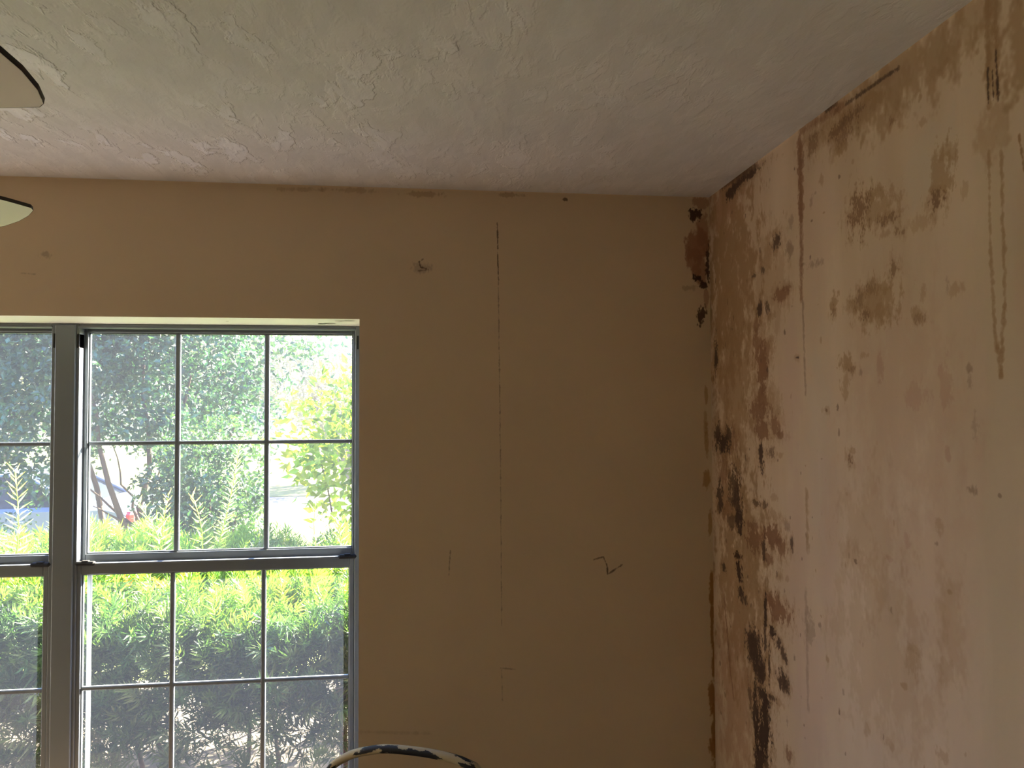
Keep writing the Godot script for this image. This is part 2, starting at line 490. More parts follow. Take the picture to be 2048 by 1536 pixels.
func right_lines() -> Array:
	return [
	["red",.596,2.410,.598,2.206,0.0122,.750], ["red",.596,2.219,.594,2.001,0.0085,.450], ["gray",.599,2.000,.607,1.758,0.0048,.400], ["gray",.593,1.266,.596,.968,0.0072,.250], 
	["tan",.605,1.519,.605,1.369,0.0071,.400], ["mold",.796,2.420,.978,2.416,0.0039,.600], ["mold",.713,2.438,.759,2.438,0.0053,.800], ["mold",.092,2.451,.350,2.429,0.0120,.600], 
	["red",.597,2.436,.795,2.421,0.0098,.400], ["tan",1.209,2.421,1.208,2.235,0.0064,.500], ["tan",1.227,2.411,1.226,2.250,0.0051,.500], ["mold",1.207,2.306,1.207,2.246,0.0021,.650], 
	["mold",1.217,2.297,1.218,2.246,0.0016,.600], ["mold",1.225,2.327,1.227,2.250,0.0021,.550], ["mold",1.227,2.271,1.228,2.243,0.0031,.800], 
	["tan",1.205,2.166,1.204,1.979,0.0032,.350], ["tan",1.204,1.979,1.212,1.826,0.0042,.400], ["tan",1.231,2.156,1.232,1.890,0.0041,.450], ["tan",1.232,1.899,1.224,1.842,0.0050,.500], 
	["tan",1.215,1.834,1.220,1.782,0.0052,.600], ["tan",1.225,1.841,1.220,1.782,0.0041,.600], ["tan",1.266,2.169,1.274,2.108,0.0024,.800], ["tan",1.159,2.443,1.098,2.449,0.0029,.800], 
	["red",.086,1.117,.126,.907,0.0059,.450], ["red",.108,.948,.153,.809,0.0058,.400], 
	]

func back_stains() -> Array:
	return [
	["mold",.886,2.380,0.0212,0.0223,.900], ["redd",.891,2.276,0.0423,0.0616,.800], ["redd",.879,2.224,0.0352,0.0581,.700], ["redd",.904,2.191,0.0282,0.0512,.700], 
	["redd",.909,2.319,0.0247,0.0685,.600], ["mold",.927,2.225,0.0071,0.0582,.800], ["mold",.889,2.163,0.0158,0.0119,1.000], ["mold",.914,2.141,0.0141,0.0102,.900], 
	["mold",.905,2.037,0.0158,0.0289,.800], ["redd",.920,2.089,0.0106,0.0409,.500], ["redd",.903,2.422,0.0318,0.0240,.550], ["tan",.855,2.130,0.0351,0.0102,.300], 
	["ochre",.912,1.664,0.0088,0.0506,.300], ["ochre",.916,1.766,0.0070,0.0338,.400], ["ochre",.916,1.614,0.0088,0.0674,.400], ["ochre",.913,1.479,0.0140,0.0336,.500], 
	["ochre",.925,1.328,0.0070,0.0502,.450], ["ochre",.930,1.111,0.0105,0.0600,.800], ["ochre",.928,.994,0.0078,0.0997,.800], ["ochre",.932,.878,0.0070,0.0663,.800], 
	["ochre",.926,.762,0.0156,0.0661,.800], ["ochre",.933,.663,0.0104,0.0824,.800], ["ochre",.934,.580,0.0243,0.0494,.800], ["ochre",.951,.538,0.0278,0.0362,.700], 
	["tan",-.027,2.423,0.0647,0.0099,.350], ["tan",.251,2.430,0.0499,0.0083,.400], ["mold",.436,2.420,0.0085,0.0050,.600], ["tan",-.424,2.427,0.0622,0.0081,.250], 
	["gray",-.039,2.182,0.0354,0.0163,.300], ["gray",-1.187,2.203,0.0201,0.0123,.350], ["tan",-.267,2.429,0.0948,0.0097,.250], 
	]

func back_lines() -> Array:
	return [
	["mold",.208,2.335,.211,2.145,0.0020,.500], ["mold",.211,2.145,.216,1.588,0.0017,.220], ["mold",.216,1.588,.219,1.021,0.0015,.200], ["mold",-.047,2.201,-.043,2.184,0.0024,.600], 
	["mold",-.043,2.184,-.024,2.179,0.0021,.600], ["mold",-.047,2.201,-.034,2.211,0.0021,.500], ["mold",-.050,2.172,-.018,2.176,0.0021,.350], 
	["mold",.053,1.268,.048,1.188,0.0018,.250], ["mold",.525,1.225,.557,1.233,0.0020,.400], ["mold",.557,1.233,.568,1.208,0.0022,.420], ["mold",.568,1.208,.571,1.175,0.0022,.450], 
	["mold",.571,1.175,.622,1.206,0.0022,.400], ["mold",.214,.885,.262,.878,0.0021,.200], ["mold",.218,.880,.220,.781,0.0016,.150], ["tan",-.262,.708,-.011,.688,0.0046,.100], 
	["gray",-1.255,2.144,-1.212,2.141,0.0021,.250], 
	]

func make_materials():
	nz = [noise_bytes(3, 0.022, 4), noise_bytes(4, 0.09, 4)]
	var m = mat(Color.WHITE, 0.75)
	m.albedo_texture = picture(right_wall_texture())
	m.texture_repeat = false
	m.normal_enabled = false
	M.right_wall = m
	m = mat(Color.WHITE, 0.7)
	m.albedo_texture = picture(back_wall_texture())
	m.texture_repeat = false
	M.back_wall = m
	var ci = ceiling_images()
	m = mat(Color.WHITE, 0.85)
	m.albedo_texture = picture(ci[0])
	m.heightmap_enabled = true
	m.heightmap_texture = picture(ci[1])
	m.heightmap_scale = 0.8
	m.texture_repeat = false
	M.ceiling = m
	M.paint = mat(Color(0.86, 0.80, 0.71), 0.7)
	M.pale_paint = mat(Color(0.74, 0.65, 0.57), 0.75)
	M.plaster = mat(Color(0.90, 0.89, 0.87), 0.85)
	M.head = mat(Color(0.97, 0.95, 0.92), 0.6)
	M.sill = mat(Color(0.33, 0.25, 0.18), 0.6)
	M.concrete = mat(Color(0.55, 0.5, 0.45), 0.9)
	M.brick = mat(Color(0.5, 0.3, 0.24), 0.9)
	m = mat(Color(0.36, 0.25, 0.16), 0.45)
	var wood = NoiseTexture2D.new()
	wood.width = 512
	wood.height = 512
	wood.seamless = true
	wood.noise = noise(60, 0.01, 5)
	var ramp = Gradient.new()
	ramp.set_color(0, Color(0.19, 0.165, 0.14))
	ramp.set_color(1, Color(0.27, 0.24, 0.205))
	wood.color_ramp = ramp
	m.albedo_color = Color.WHITE
	m.albedo_texture = wood
	m.uv1_triplanar = true
	m.uv1_scale = Vector3(4.0, 1.0, 0.7)
	M.floor = m
	M.baseboard = mat(Color(0.72, 0.66, 0.56), 0.5)
	M.frame = mat(Color(0.50, 0.53, 0.56), 0.42, 0.3)
	M.frame_dark = mat(Color(0.40, 0.40, 0.39), 0.45, 0.35)
	M.black = mat(Color(0.05, 0.05, 0.055), 0.8)
	m = mat(Color(0.93, 0.96, 1.0, 0.04), 0.03)
	m.transparency = BaseMaterial3D.TRANSPARENCY_ALPHA
	m.backlight_enabled = true
	m.backlight = Color(0.006, 0.0075, 0.0125).linear_to_srgb()
	M.glass = m
	M.fan_blade = mat(Color(0.95, 0.92, 0.87), 0.35)
	M.fan_edge = mat(Color(0.16, 0.12, 0.09), 0.55)
	M.fan_metal = mat(Color(0.30, 0.24, 0.18), 0.4, 0.7)
	M.frosted = mat(Color(0.92, 0.9, 0.84), 0.3)
	M.bark = mat(Color(0.30, 0.24, 0.19), 0.9)
	M.lawn = mat(Color(0.52, 0.58, 0.24), 0.95)
	var gn = NoiseTexture2D.new()
	gn.width = 512
	gn.height = 512
	gn.seamless = true
	gn.noise = noise(80, 0.03, 5)
	ramp = Gradient.new()
	ramp.set_color(0, Color(0.32, 0.36, 0.13))
	ramp.set_color(1, Color(0.50, 0.52, 0.28))
	gn.color_ramp = ramp
	M.lawn.albedo_color = Color.WHITE
	M.lawn.albedo_texture = gn
	M.lawn.uv1_triplanar = true
	M.lawn.uv1_scale = Vector3(0.5, 0.5, 0.5)
	m = mat(Color.WHITE, 0.95)
	var mn = NoiseTexture2D.new()
	mn.width = 512
	mn.height = 512
	mn.seamless = true
	mn.noise = noise(81, 0.05, 5)
	ramp = Gradient.new()
	ramp.set_color(0, Color(0.20, 0.175, 0.145))
	ramp.set_color(1, Color(0.38, 0.35, 0.30))
	mn.color_ramp = ramp
	m.albedo_texture = mn
	m.uv1_triplanar = true
	m.uv1_scale = Vector3(0.8, 0.8, 0.8)
	M.mulch = m
	M.road = mat(Color(0.40, 0.40, 0.40), 0.9)
	M.drive = mat(Color(0.36, 0.36, 0.37), 0.9)
	m = mat(Color(0.42, 0.47, 0.58), 0.28, 0.25)
	m.clearcoat_enabled = true
	m.clearcoat = 0.8
	M.car = m
	M.car_glass = mat(Color(0.06, 0.08, 0.1), 0.08)
	M.tyre = mat(Color(0.05, 0.05, 0.05), 0.85)
	M.rim = mat(Color(0.7, 0.7, 0.72), 0.3, 0.8)
	m = mat(Color(0.72, 0.03, 0.05), 0.15)
	m.clearcoat_enabled = true
	M.tail = m
	M.clear_lens = mat(Color(0.85, 0.87, 0.9), 0.1)
	for k in ["needle", "leaf", "bright", "twig_leaf"]:
		m = mat(Color.WHITE, 0.38 if k != "twig_leaf" else 0.6)
		m.vertex_color_use_as_albedo = true
		m.backlight_enabled = true
		var b: float = {"needle": 0.9, "leaf": 0.6, "bright": 1.1, "twig_leaf": 1.0}[k]
		m.backlight = Color(b * 0.8, b, b * 0.45).linear_to_srgb()
		M[k] = m
	for k in [["shoot_leaf", Color(0.30, 0.46, 0.06)], ["shoot_tip", Color(0.80, 0.66, 0.05)]]:
		m = mat(k[1].linear_to_srgb(), 0.4)
		m.backlight_enabled = true
		m.backlight = k[1].lightened(0.1).linear_to_srgb()
		M[k[0]] = m

# ------------------------------------------------------------------ the room
func wall_quad(st: SurfaceTool, p: Array, out: Vector3, uvf: Callable):
	var uvs := []
	for v in p: uvs.append(uvf.call(v))
	poly(st, p, out, uvs)

func build_room():
	# back wall with the window opening
	var wb = base("wall_back")
	tag(wb, "tan painted wall with the double window, reddish damp stain at its right corner", "wall", "", "structure")
	var uvb = func(v: Vector3): return Vector2((v.x + 2.6) / (XR + 2.6), (H - v.y) / H)
	var st = begin()
	for r in [[XL, OX0, 0.0, H], [OX1, XR, 0.0, H], [OX0, OX1, OY1, H], [OX0, OX1, 0.0, OY0]]:
		wall_quad(st, [Vector3(r[0], r[2], 0), Vector3(r[1], r[2], 0), Vector3(r[1], r[3], 0), Vector3(r[0], r[3], 0)], Vector3.BACK, uvb)
	part("painted_face", st.commit(), M.back_wall, wb)
	# the thickness behind it, with the reveals
	st = begin()
	var z1 := -WALL
	for r in [[XL - 0.2, OX0, 0.0, H], [OX1, XR + 0.2, 0.0, H], [OX0, OX1, OY1, H], [OX0, OX1, 0.0, OY0]]:
		poly(st, [Vector3(r[0], r[2], z1), Vector3(r[1], r[2], z1), Vector3(r[1], r[3], z1), Vector3(r[0], r[3], z1)], Vector3.FORWARD)
	poly(st, [Vector3(XL - 0.2, -0.4, z1), Vector3(XR + 0.2, -0.4, z1), Vector3(XR + 0.2, 0, z1), Vector3(XL - 0.2, 0, z1)], Vector3.FORWARD)
	for x in [XL - 0.2, XR + 0.2]:
		poly(st, [Vector3(x, -0.4, z1), Vector3(x, H, z1), Vector3(x, H, -0.001), Vector3(x, -0.4, -0.001)], Vector3(signf(x), 0, 0))
	poly(st, [Vector3(XL - 0.2, H, z1), Vector3(XR + 0.2, H, z1), Vector3(XR + 0.2, H, -0.001), Vector3(XL - 0.2, H, -0.001)], Vector3.UP)
	part("brick_face", st.commit(), M.brick, wb)
	st = begin()
	for x in [OX0, OX1]:
		poly(st, [Vector3(x, OY0, 0), Vector3(x, OY1, 0), Vector3(x, OY1, z1), Vector3(x, OY0, z1)], Vector3(-1.0 if x == OX1 else 1.0, 0, 0))
	poly(st, [Vector3(OX0, OY1, 0), Vector3(OX1, OY1, 0), Vector3(OX1, OY1, z1), Vector3(OX0, OY1, z1)], Vector3.DOWN)
	tag(part("window_head", st.commit(), M.head, wb), "cream underside of the window opening", "")
	# patches of flaked paint on the head
	for f in [[-0.275, -0.045, 0.020, 0.010], [-0.305, -0.055, 0.014, 0.008], [-0.352, -0.13, 0.022, 0.010], [-0.375, -0.14, 0.014, 0.008], [-0.67, -0.09, 0.006, 0.004], [-1.16, -0.2, 0.008, 0.005]]:
		st = begin()
		var q := []
		for k in 9:
			var an := TAU * k / 9.0
			var r := rng.randf_range(0.75, 1.2)
			q.append(Vector3(f[0] + cos(an) * f[2] * r, OY1 - 0.0012, f[1] + sin(an) * f[3] * r))
		poly(st, q, Vector3.DOWN)
		part("paint_flake", st.commit(), M.concrete, wb)
	st = begin()
	cbox(st, Vector3(OX0 + 0.002, OY0 - 0.03, -0.19), Vector3(OX1 - 0.002, OY0 + 0.002, -0.002), 0.004)
	part("window_sill", st.commit(), M.sill, wb)

	# right wall: the damp board nearest the window wall carries the stains
	var wr = base("wall_right")
	tag(wr, "pinkish plasterboard wall blotched with brown mould and water stains", "wall", "", "structure")
	st = begin()
	var uvr = func(v: Vector3): return Vector2(v.z * 839.0 / 1344.0, (H - v.y) * 839.0 / 2048.0)
	wall_quad(st, [Vector3(XR, 0, 0), Vector3(XR, 0, 1.6), Vector3(XR, H, 1.6), Vector3(XR, H, 0)], Vector3.LEFT, uvr)
	part("stained_board", st.commit(), M.right_wall, wr)
	st = begin()
	poly(st, [Vector3(XR, 0, 1.6), Vector3(XR, 0, ZR), Vector3(XR, H, ZR), Vector3(XR, H, 1.6)], Vector3.LEFT)
	part("plain_board", st.commit(), M.pale_paint, wr)
	st = begin()
	cbox(st, Vector3(XR + 0.002, -0.4, 0.001), Vector3(XR + 0.2, H, ZR + 0.2), 0.002)
	part("wall_core", st.commit(), M.brick, wr)
	# raised taped joints where the boards meet, slightly proud of the wall
	for z in [0.61, 1.22]:
		st = begin()
		var pr := [[-0.05, 0.0], [-0.03, 0.0012], [0.03, 0.0012], [0.05, 0.0]]
		for i in 3:
			var a = pr[i]
			var b = pr[i + 1]
			wall_quad(st, [Vector3(XR - a[1], 0, z + a[0]), Vector3(XR - b[1], 0, z + b[0]), Vector3(XR - b[1], H, z + b[0]), Vector3(XR - a[1], H, z + a[0])], Vector3.LEFT, uvr)
		part("taped_joint", st.commit(), M.right_wall, wr)

	var wl = part("wall_left", box_mesh(Vector3(XL - 0.2, -0.4, 0.001), Vector3(XL, H, ZR + 0.2)), M.paint)
	tag(wl, "plain beige wall on the far left of the room", "wall", "", "structure")
	var wv = part("wall_rear", box_mesh(Vector3(XL, -0.4, ZR), Vector3(XR, H, ZR + 0.2)), M.paint)
	tag(wv, "beige wall facing the double window", "wall", "", "structure")

	var fl = part("floor", box_mesh(Vector3(XL - 0.2, -0.3, 0.0), Vector3(XR + 0.2, 0, ZR + 0.2)), M.floor)
	tag(fl, "grey-brown wooden floor of the room", "floor", "", "structure")

	# ceiling: textured face above the window end, slab behind it
	var ce = base("ceiling")
	tag(ce, "trowelled off-white plaster ceiling with flaking patches", "ceiling", "", "structure")
	st = begin()
	var uvc = func(v: Vector3): return Vector2((v.x + 2.2) / 3.135, v.z / 2.002)
	wall_quad(st, [Vector3(-2.2, H, 0), Vector3(XR, H, 0), Vector3(XR, H, 2.0), Vector3(-2.2, H, 2.0)], Vector3.DOWN, uvc)
	part("plaster_face", st.commit(), M.ceiling, ce)
	st = begin()
	poly(st, [Vector3(XL, H, 0), Vector3(-2.2, H, 0), Vector3(-2.2, H, ZR), Vector3(XL, H, ZR)], Vector3.DOWN)
	poly(st, [Vector3(-2.2, H, 2.0), Vector3(XR, H, 2.0), Vector3(XR, H, ZR), Vector3(-2.2, H, ZR)], Vector3.DOWN)
	part("plain_face", st.commit(), M.plaster, ce)
	part("slab", box_mesh(Vector3(XL - 0.4, H + 0.002, -0.6), Vector3(XR + 0.5, H + 0.2, ZR + 0.4)), M.plaster, ce)
	for b in [["back", Vector3(XL, 0, 0), Vector3(XR, 0.09, 0.014)], ["right", Vector3(XR - 0.014, 0, 0.014), Vector3(XR, 0.09, ZR)]]:
		tag(part("baseboard_" + b[0], box_mesh(b[1], b[2], 0.004), M.baseboard), "pale wooden baseboard along the foot of the " + ("window wall" if b[0] == "back" else "stained wall"), "baseboard", "", "structure")

# ------------------------------------------------------------------ the window: two single-hung aluminium units and a mullion
func rect_frame(st: SurfaceTool, x0: float, x1: float, y0: float, y1: float, l: float, r: float, b: float, t: float, z0: float, z1: float, bev := 0.002):
	# a frame whose opening is x0..x1, y0..y1, with members l, r, b, t wide
	cbox(st, Vector3(x0 - l, y0 - b, z0), Vector3(x0, y1 + t, z1), bev)
	cbox(st, Vector3(x1, y0 - b, z0), Vector3(x1 + r, y1 + t, z1), bev)
	cbox(st, Vector3(x0, y0 - b, z0), Vector3(x1, y0, z1), bev)
	cbox(st, Vector3(x0, y1, z0), Vector3(x1, y1 + t, z1), bev)

func sash(parent: Node, called: String, x0: float, x1: float, y0: float, y1: float, z: float, m: Array, ybar: float, members: Array, upper: bool):
	# glass area x0..x1, y0..y1 at depth z; m: the two vertical bars
	var s = Node3D.new()
	s.name = called
	parent.add_child(s)
	var st = begin()
	rect_frame(st, x0, x1, y0, y1, members[0], members[1], members[2], members[3], z - 0.012, z + 0.012)
	part("sash_frame", st.commit(), M.frame, s)
	# glazing stops, stepped in from the frame
	st = begin()
	for b in [[x0, x0 + 0.004, y0, y1], [x1 - 0.004, x1, y0, y1], [x0, x1, y0, y0 + 0.004], [x0, x1, y1 - 0.004, y1]]:
		cbox(st, Vector3(b[0], b[2], z - 0.006), Vector3(b[1], b[3], z + 0.004), 0.001)
	part("glazing_stop", st.commit(), M.frame, s)
	var vw := 0.0085 if upper else 0.0076
	for x in m:
		part("vertical_muntin", box_mesh(Vector3(x - vw, y0, z - 0.006), Vector3(x + vw, y1, z + 0.007), 0.003), M.frame, s)
	var xs := [x0 + 0.002, m[0] - 0.004, m[0] + 0.004, m[1] - 0.004, m[1] + 0.004, x1 - 0.002]
	for k in 3:
		part("horizontal_muntin", box_mesh(Vector3(xs[k * 2], ybar - 0.0066, z - 0.006), Vector3(xs[k * 2 + 1], ybar + 0.0066, z + 0.0065), 0.003), M.frame, s)
		for r in [[y0 + 0.002, ybar - 0.004], [ybar + 0.004, y1 - 0.002]]:
			part("pane", pane_mesh(xs[k * 2], xs[k * 2 + 1], r[0], r[1], z - 0.001), M.glass, s)
	return s

func pane_mesh(x0: float, x1: float, y0: float, y1: float, z: float) -> ArrayMesh:
	var st = begin()
	poly(st, [Vector3(x0, y0, z), Vector3(x1, y0, z), Vector3(x1, y1, z), Vector3(x0, y1, z)], Vector3.BACK)
	return st.commit()

func window_unit(called: String, label: String, ux: Callable):
	# ux maps the right unit's x to this unit's
	var w = base(called)
	tag(w, label, "window", "", "structure")
	var xa: float = minf(ux.call(-1.166), ux.call(-0.284))
	var xb: float = maxf(ux.call(-1.166), ux.call(-0.284))
	var m := [lerpf(xa, xb, 0.3277), lerpf(xa, xb, 0.6655)]
	var st = begin()
	# outer frame with its head track
	rect_frame(st, xa - 0.0115, xb + 0.0115, 0.40, 1.9975, 0.0145, 0.0285, 0.04, 0.0145, -0.244, -0.203)
	cbox(st, Vector3(xa - 0.016, 1.997, -0.262), Vector3(xb + 0.016, 2.004, -0.200), 0.002)
	part("frame", st.commit(), M.frame, w)
	# side tracks with a dark slot
	st = begin()
	for x in [xa - 0.0175, xb + 0.0185]:
		cbox(st, Vector3(x, 1.93, -0.236), Vector3(x + 0.006, 1.978, -0.1995), 0.001)
	part("balance_slot", st.commit(), M.black, w)
	sash(w, "upper_sash", xa, xb, 1.236, 1.986, -0.25, m, 1.608, [0.012, 0.012, 0.045, 0.012], true)
	var lx := [xa + 0.001, xb - 0.006]
	sash(w, "lower_sash", lx[0], lx[1], 0.425, 1.1745, -0.22, m, 0.7965, [0.017, 0.016, 0.03, 0.037], false)
	# light aluminium nosing on the meeting rail
	part("meeting_rail_nosing", box_mesh(Vector3(xa - 0.012, 1.2085, -0.222), Vector3(xb + 0.010, 1.213, -0.203), 0.0015), M.frame, w)
	# tilt latches at both ends of the meeting rail
	for e in [xa - 0.014, xb - 0.043]:
		st = begin()
		cbox(st, Vector3(e, 1.206, -0.214), Vector3(e + 0.062, 1.2195, -0.194), 0.005)
		cbox(st, Vector3(e + 0.02, 1.2185, -0.21), Vector3(e + 0.042, 1.2225, -0.197), 0.002)
		part("tilt_latch", st.commit(), M.black, w)
	# insect screen frame outside the lower sash
	st = begin()
	rect_frame(st, xa + 0.013, xb + 0.012, 0.42, 1.18, 0.014, 0.012, 0.02, 0.02, -0.262, -0.254)
	part("screen_frame", st.commit(), M.frame, w)

func build_window_pair():
	window_unit("window_1", "right-hand aluminium single-hung window of twelve panes beside the bare wall", func(x): return x)
	window_unit("window_2", "left-hand aluminium single-hung window of twelve panes, cut off by the picture's edge", func(x): return -2.443 - x)
	window_unit("window_3", "third single-hung window of the row, outside the picture to the left", func(x): return x - 1.986)
	var st = begin()
	cbox(st, Vector3(-1.2515, 0.37, -0.268), Vector3(-1.1865, 2.008, -0.196), 0.003)
	tag(part("trim_1", st.commit(), M.frame), "wide grey aluminium mullion post between the two windows", "mullion", "", "structure")
	st = begin()
	cbox(st, Vector3(-2.245, 0.37, -0.268), Vector3(-2.184, 2.008, -0.196), 0.003)
	tag(part("trim_2", st.commit(), M.frame), "grey aluminium mullion post to the left of the left-hand window", "mullion", "", "structure")

# ------------------------------------------------------------------ ceiling fan
func build_ceiling_fan():
	var hub = Vector3(-1.161, 0, 1.30)
	var fan = base("ceiling_fan", hub)
	tag(fan, "ceiling fan with cream blades edged in dark brown, only two tips showing", "fan")
	var st = begin()
	lathe(st, [Vector2(0.0, 2.375), Vector2(0.035, 2.375), Vector2(0.062, 2.40), Vector2(0.07, 2.44), Vector2(0.0, 2.44)])
	part("canopy", st.commit(), M.fan_metal, fan)
	st = begin()
	lathe(st, [Vector2(0.0125, 2.23), Vector2(0.0125, 2.38)])
	part("downrod", st.commit(), M.fan_metal, fan)
	st = begin()
	lathe(st, [Vector2(0.0, 2.13), Vector2(0.08, 2.13), Vector2(0.11, 2.145), Vector2(0.115, 2.19), Vector2(0.10, 2.22), Vector2(0.05, 2.245), Vector2(0.0, 2.25)])
	part("motor", st.commit(), M.fan_metal, fan)
	st = begin()
	lathe(st, [Vector2(0.0, 2.005), Vector2(0.04, 2.008), Vector2(0.085, 2.03), Vector2(0.105, 2.07), Vector2(0.10, 2.10), Vector2(0.06, 2.13), Vector2(0.0, 2.13)])
	part("glass_bowl", st.commit(), M.frosted, fan)
	for k in 5:
		var an := deg_to_rad(7.0 + 72.0 * k)
		var tilt := Basis(Vector3.RIGHT, deg_to_rad(-13.0))
		var xf := Transform3D(Basis(Vector3.UP, -an) * tilt, Vector3(0, 2.14 + [0.009, 0.0, 0.0, 0.0, -0.005][k], 0))
		# outline in the blade's own plane: x outwards, z across
		var ol := []
		for t in [[0.19, 0.045], [0.24, 0.054], [0.36, 0.062], [0.5, 0.068], [0.6, 0.070], [0.645, 0.069], [0.655, 0.062]]: ol.append(Vector2(t[0], t[1]))
		for t in [[0.665, 0.035], [0.669, 0.0], [0.665, -0.035], [0.655, -0.062], [0.645, -0.069], [0.6, -0.070], [0.5, -0.068], [0.36, -0.062], [0.24, -0.054], [0.19, -0.045]]: ol.append(Vector2(t[0], t[1]))
		st = begin()
		var lo := []
		var hi := []
		for v in ol:
			lo.append(xf * Vector3(v.x, -0.004, v.y))
			hi.append(xf * Vector3(v.x, 0.004, v.y))
		poly(st, lo, xf.basis * Vector3.DOWN)
		poly(st, hi, xf.basis * Vector3.UP)
		var bl = part("blade", st.commit(), M.fan_blade, fan)
		st = begin()
		for i in ol.size():
			var j: int = (i + 1) % ol.size()
			var mid: Vector2 = (ol[i] + ol[j]) / 2.0 - Vector2(0.45, 0)
			var o = xf.basis * Vector3(mid.x, 0, mid.y)
			var grow := func(v: Vector2, y: float): return xf * Vector3(v.x + signf(v.x - 0.45) * 0.0006, y, v.y * 1.006)
			poly(st, [grow.call(ol[i], -0.0041), grow.call(ol[j], -0.0041), grow.call(ol[j], 0.0041), grow.call(ol[i], 0.0041)], o)
		tag(part("edge_band", st.commit(), M.fan_edge, bl), "dark brown blade edge", "")
		st = begin()
		cbox(st, Vector3(0.09, 0.004, -0.014), Vector3(0.2, 0.010, 0.014), 0.002, xf)
		cbox(st, Vector3(0.19, 0.004, -0.04), Vector3(0.25, 0.009, 0.04), 0.002, xf)
		part("blade_iron", st.commit(), M.fan_metal, fan)

# ------------------------------------------------------------------ chair with flaking paint
func chair_texture() -> Image:
	# u along the hoop (0..1 of its length), v round it: cream paint flaked off black metal
	var w := 1024
	var h := 64
	var im = noise(44, 0.02, 4)
	im.domain_warp_enabled = true
	im.domain_warp_amplitude = 20.0
	var a = im.get_image(w, h * 2, false, false, true)
	a.convert(Image.FORMAT_L8)
	var d = a.get_data()
	var out = Image.create(w, h, false, Image.FORMAT_RGB8)
	for i in w:
		var u := float(i) / w
		var worn := smoothstep(0.44, 0.46, u) * (1.0 - smoothstep(0.535, 0.548, u)) + smoothstep(0.568, 0.578, u) * (1.0 - smoothstep(0.66, 0.7, u))
		for j in h:
			var t: float = d[j * 2 * w + i] / 255.0
			var top := 0.5 + 0.5 * cos(TAU * (j / float(h) - 0.3))
			var k := t + worn * 0.42 * (0.45 + 0.55 * top) - 0.15
			var c: Color = Color(0.66, 0.60, 0.47) if k < 0.52 else Color(0.035, 0.03, 0.03)
			if k >= 0.49 and k < 0.52: c = Color(0.72, 0.67, 0.55)
			out.set_pixel(i, j, c)
	return out

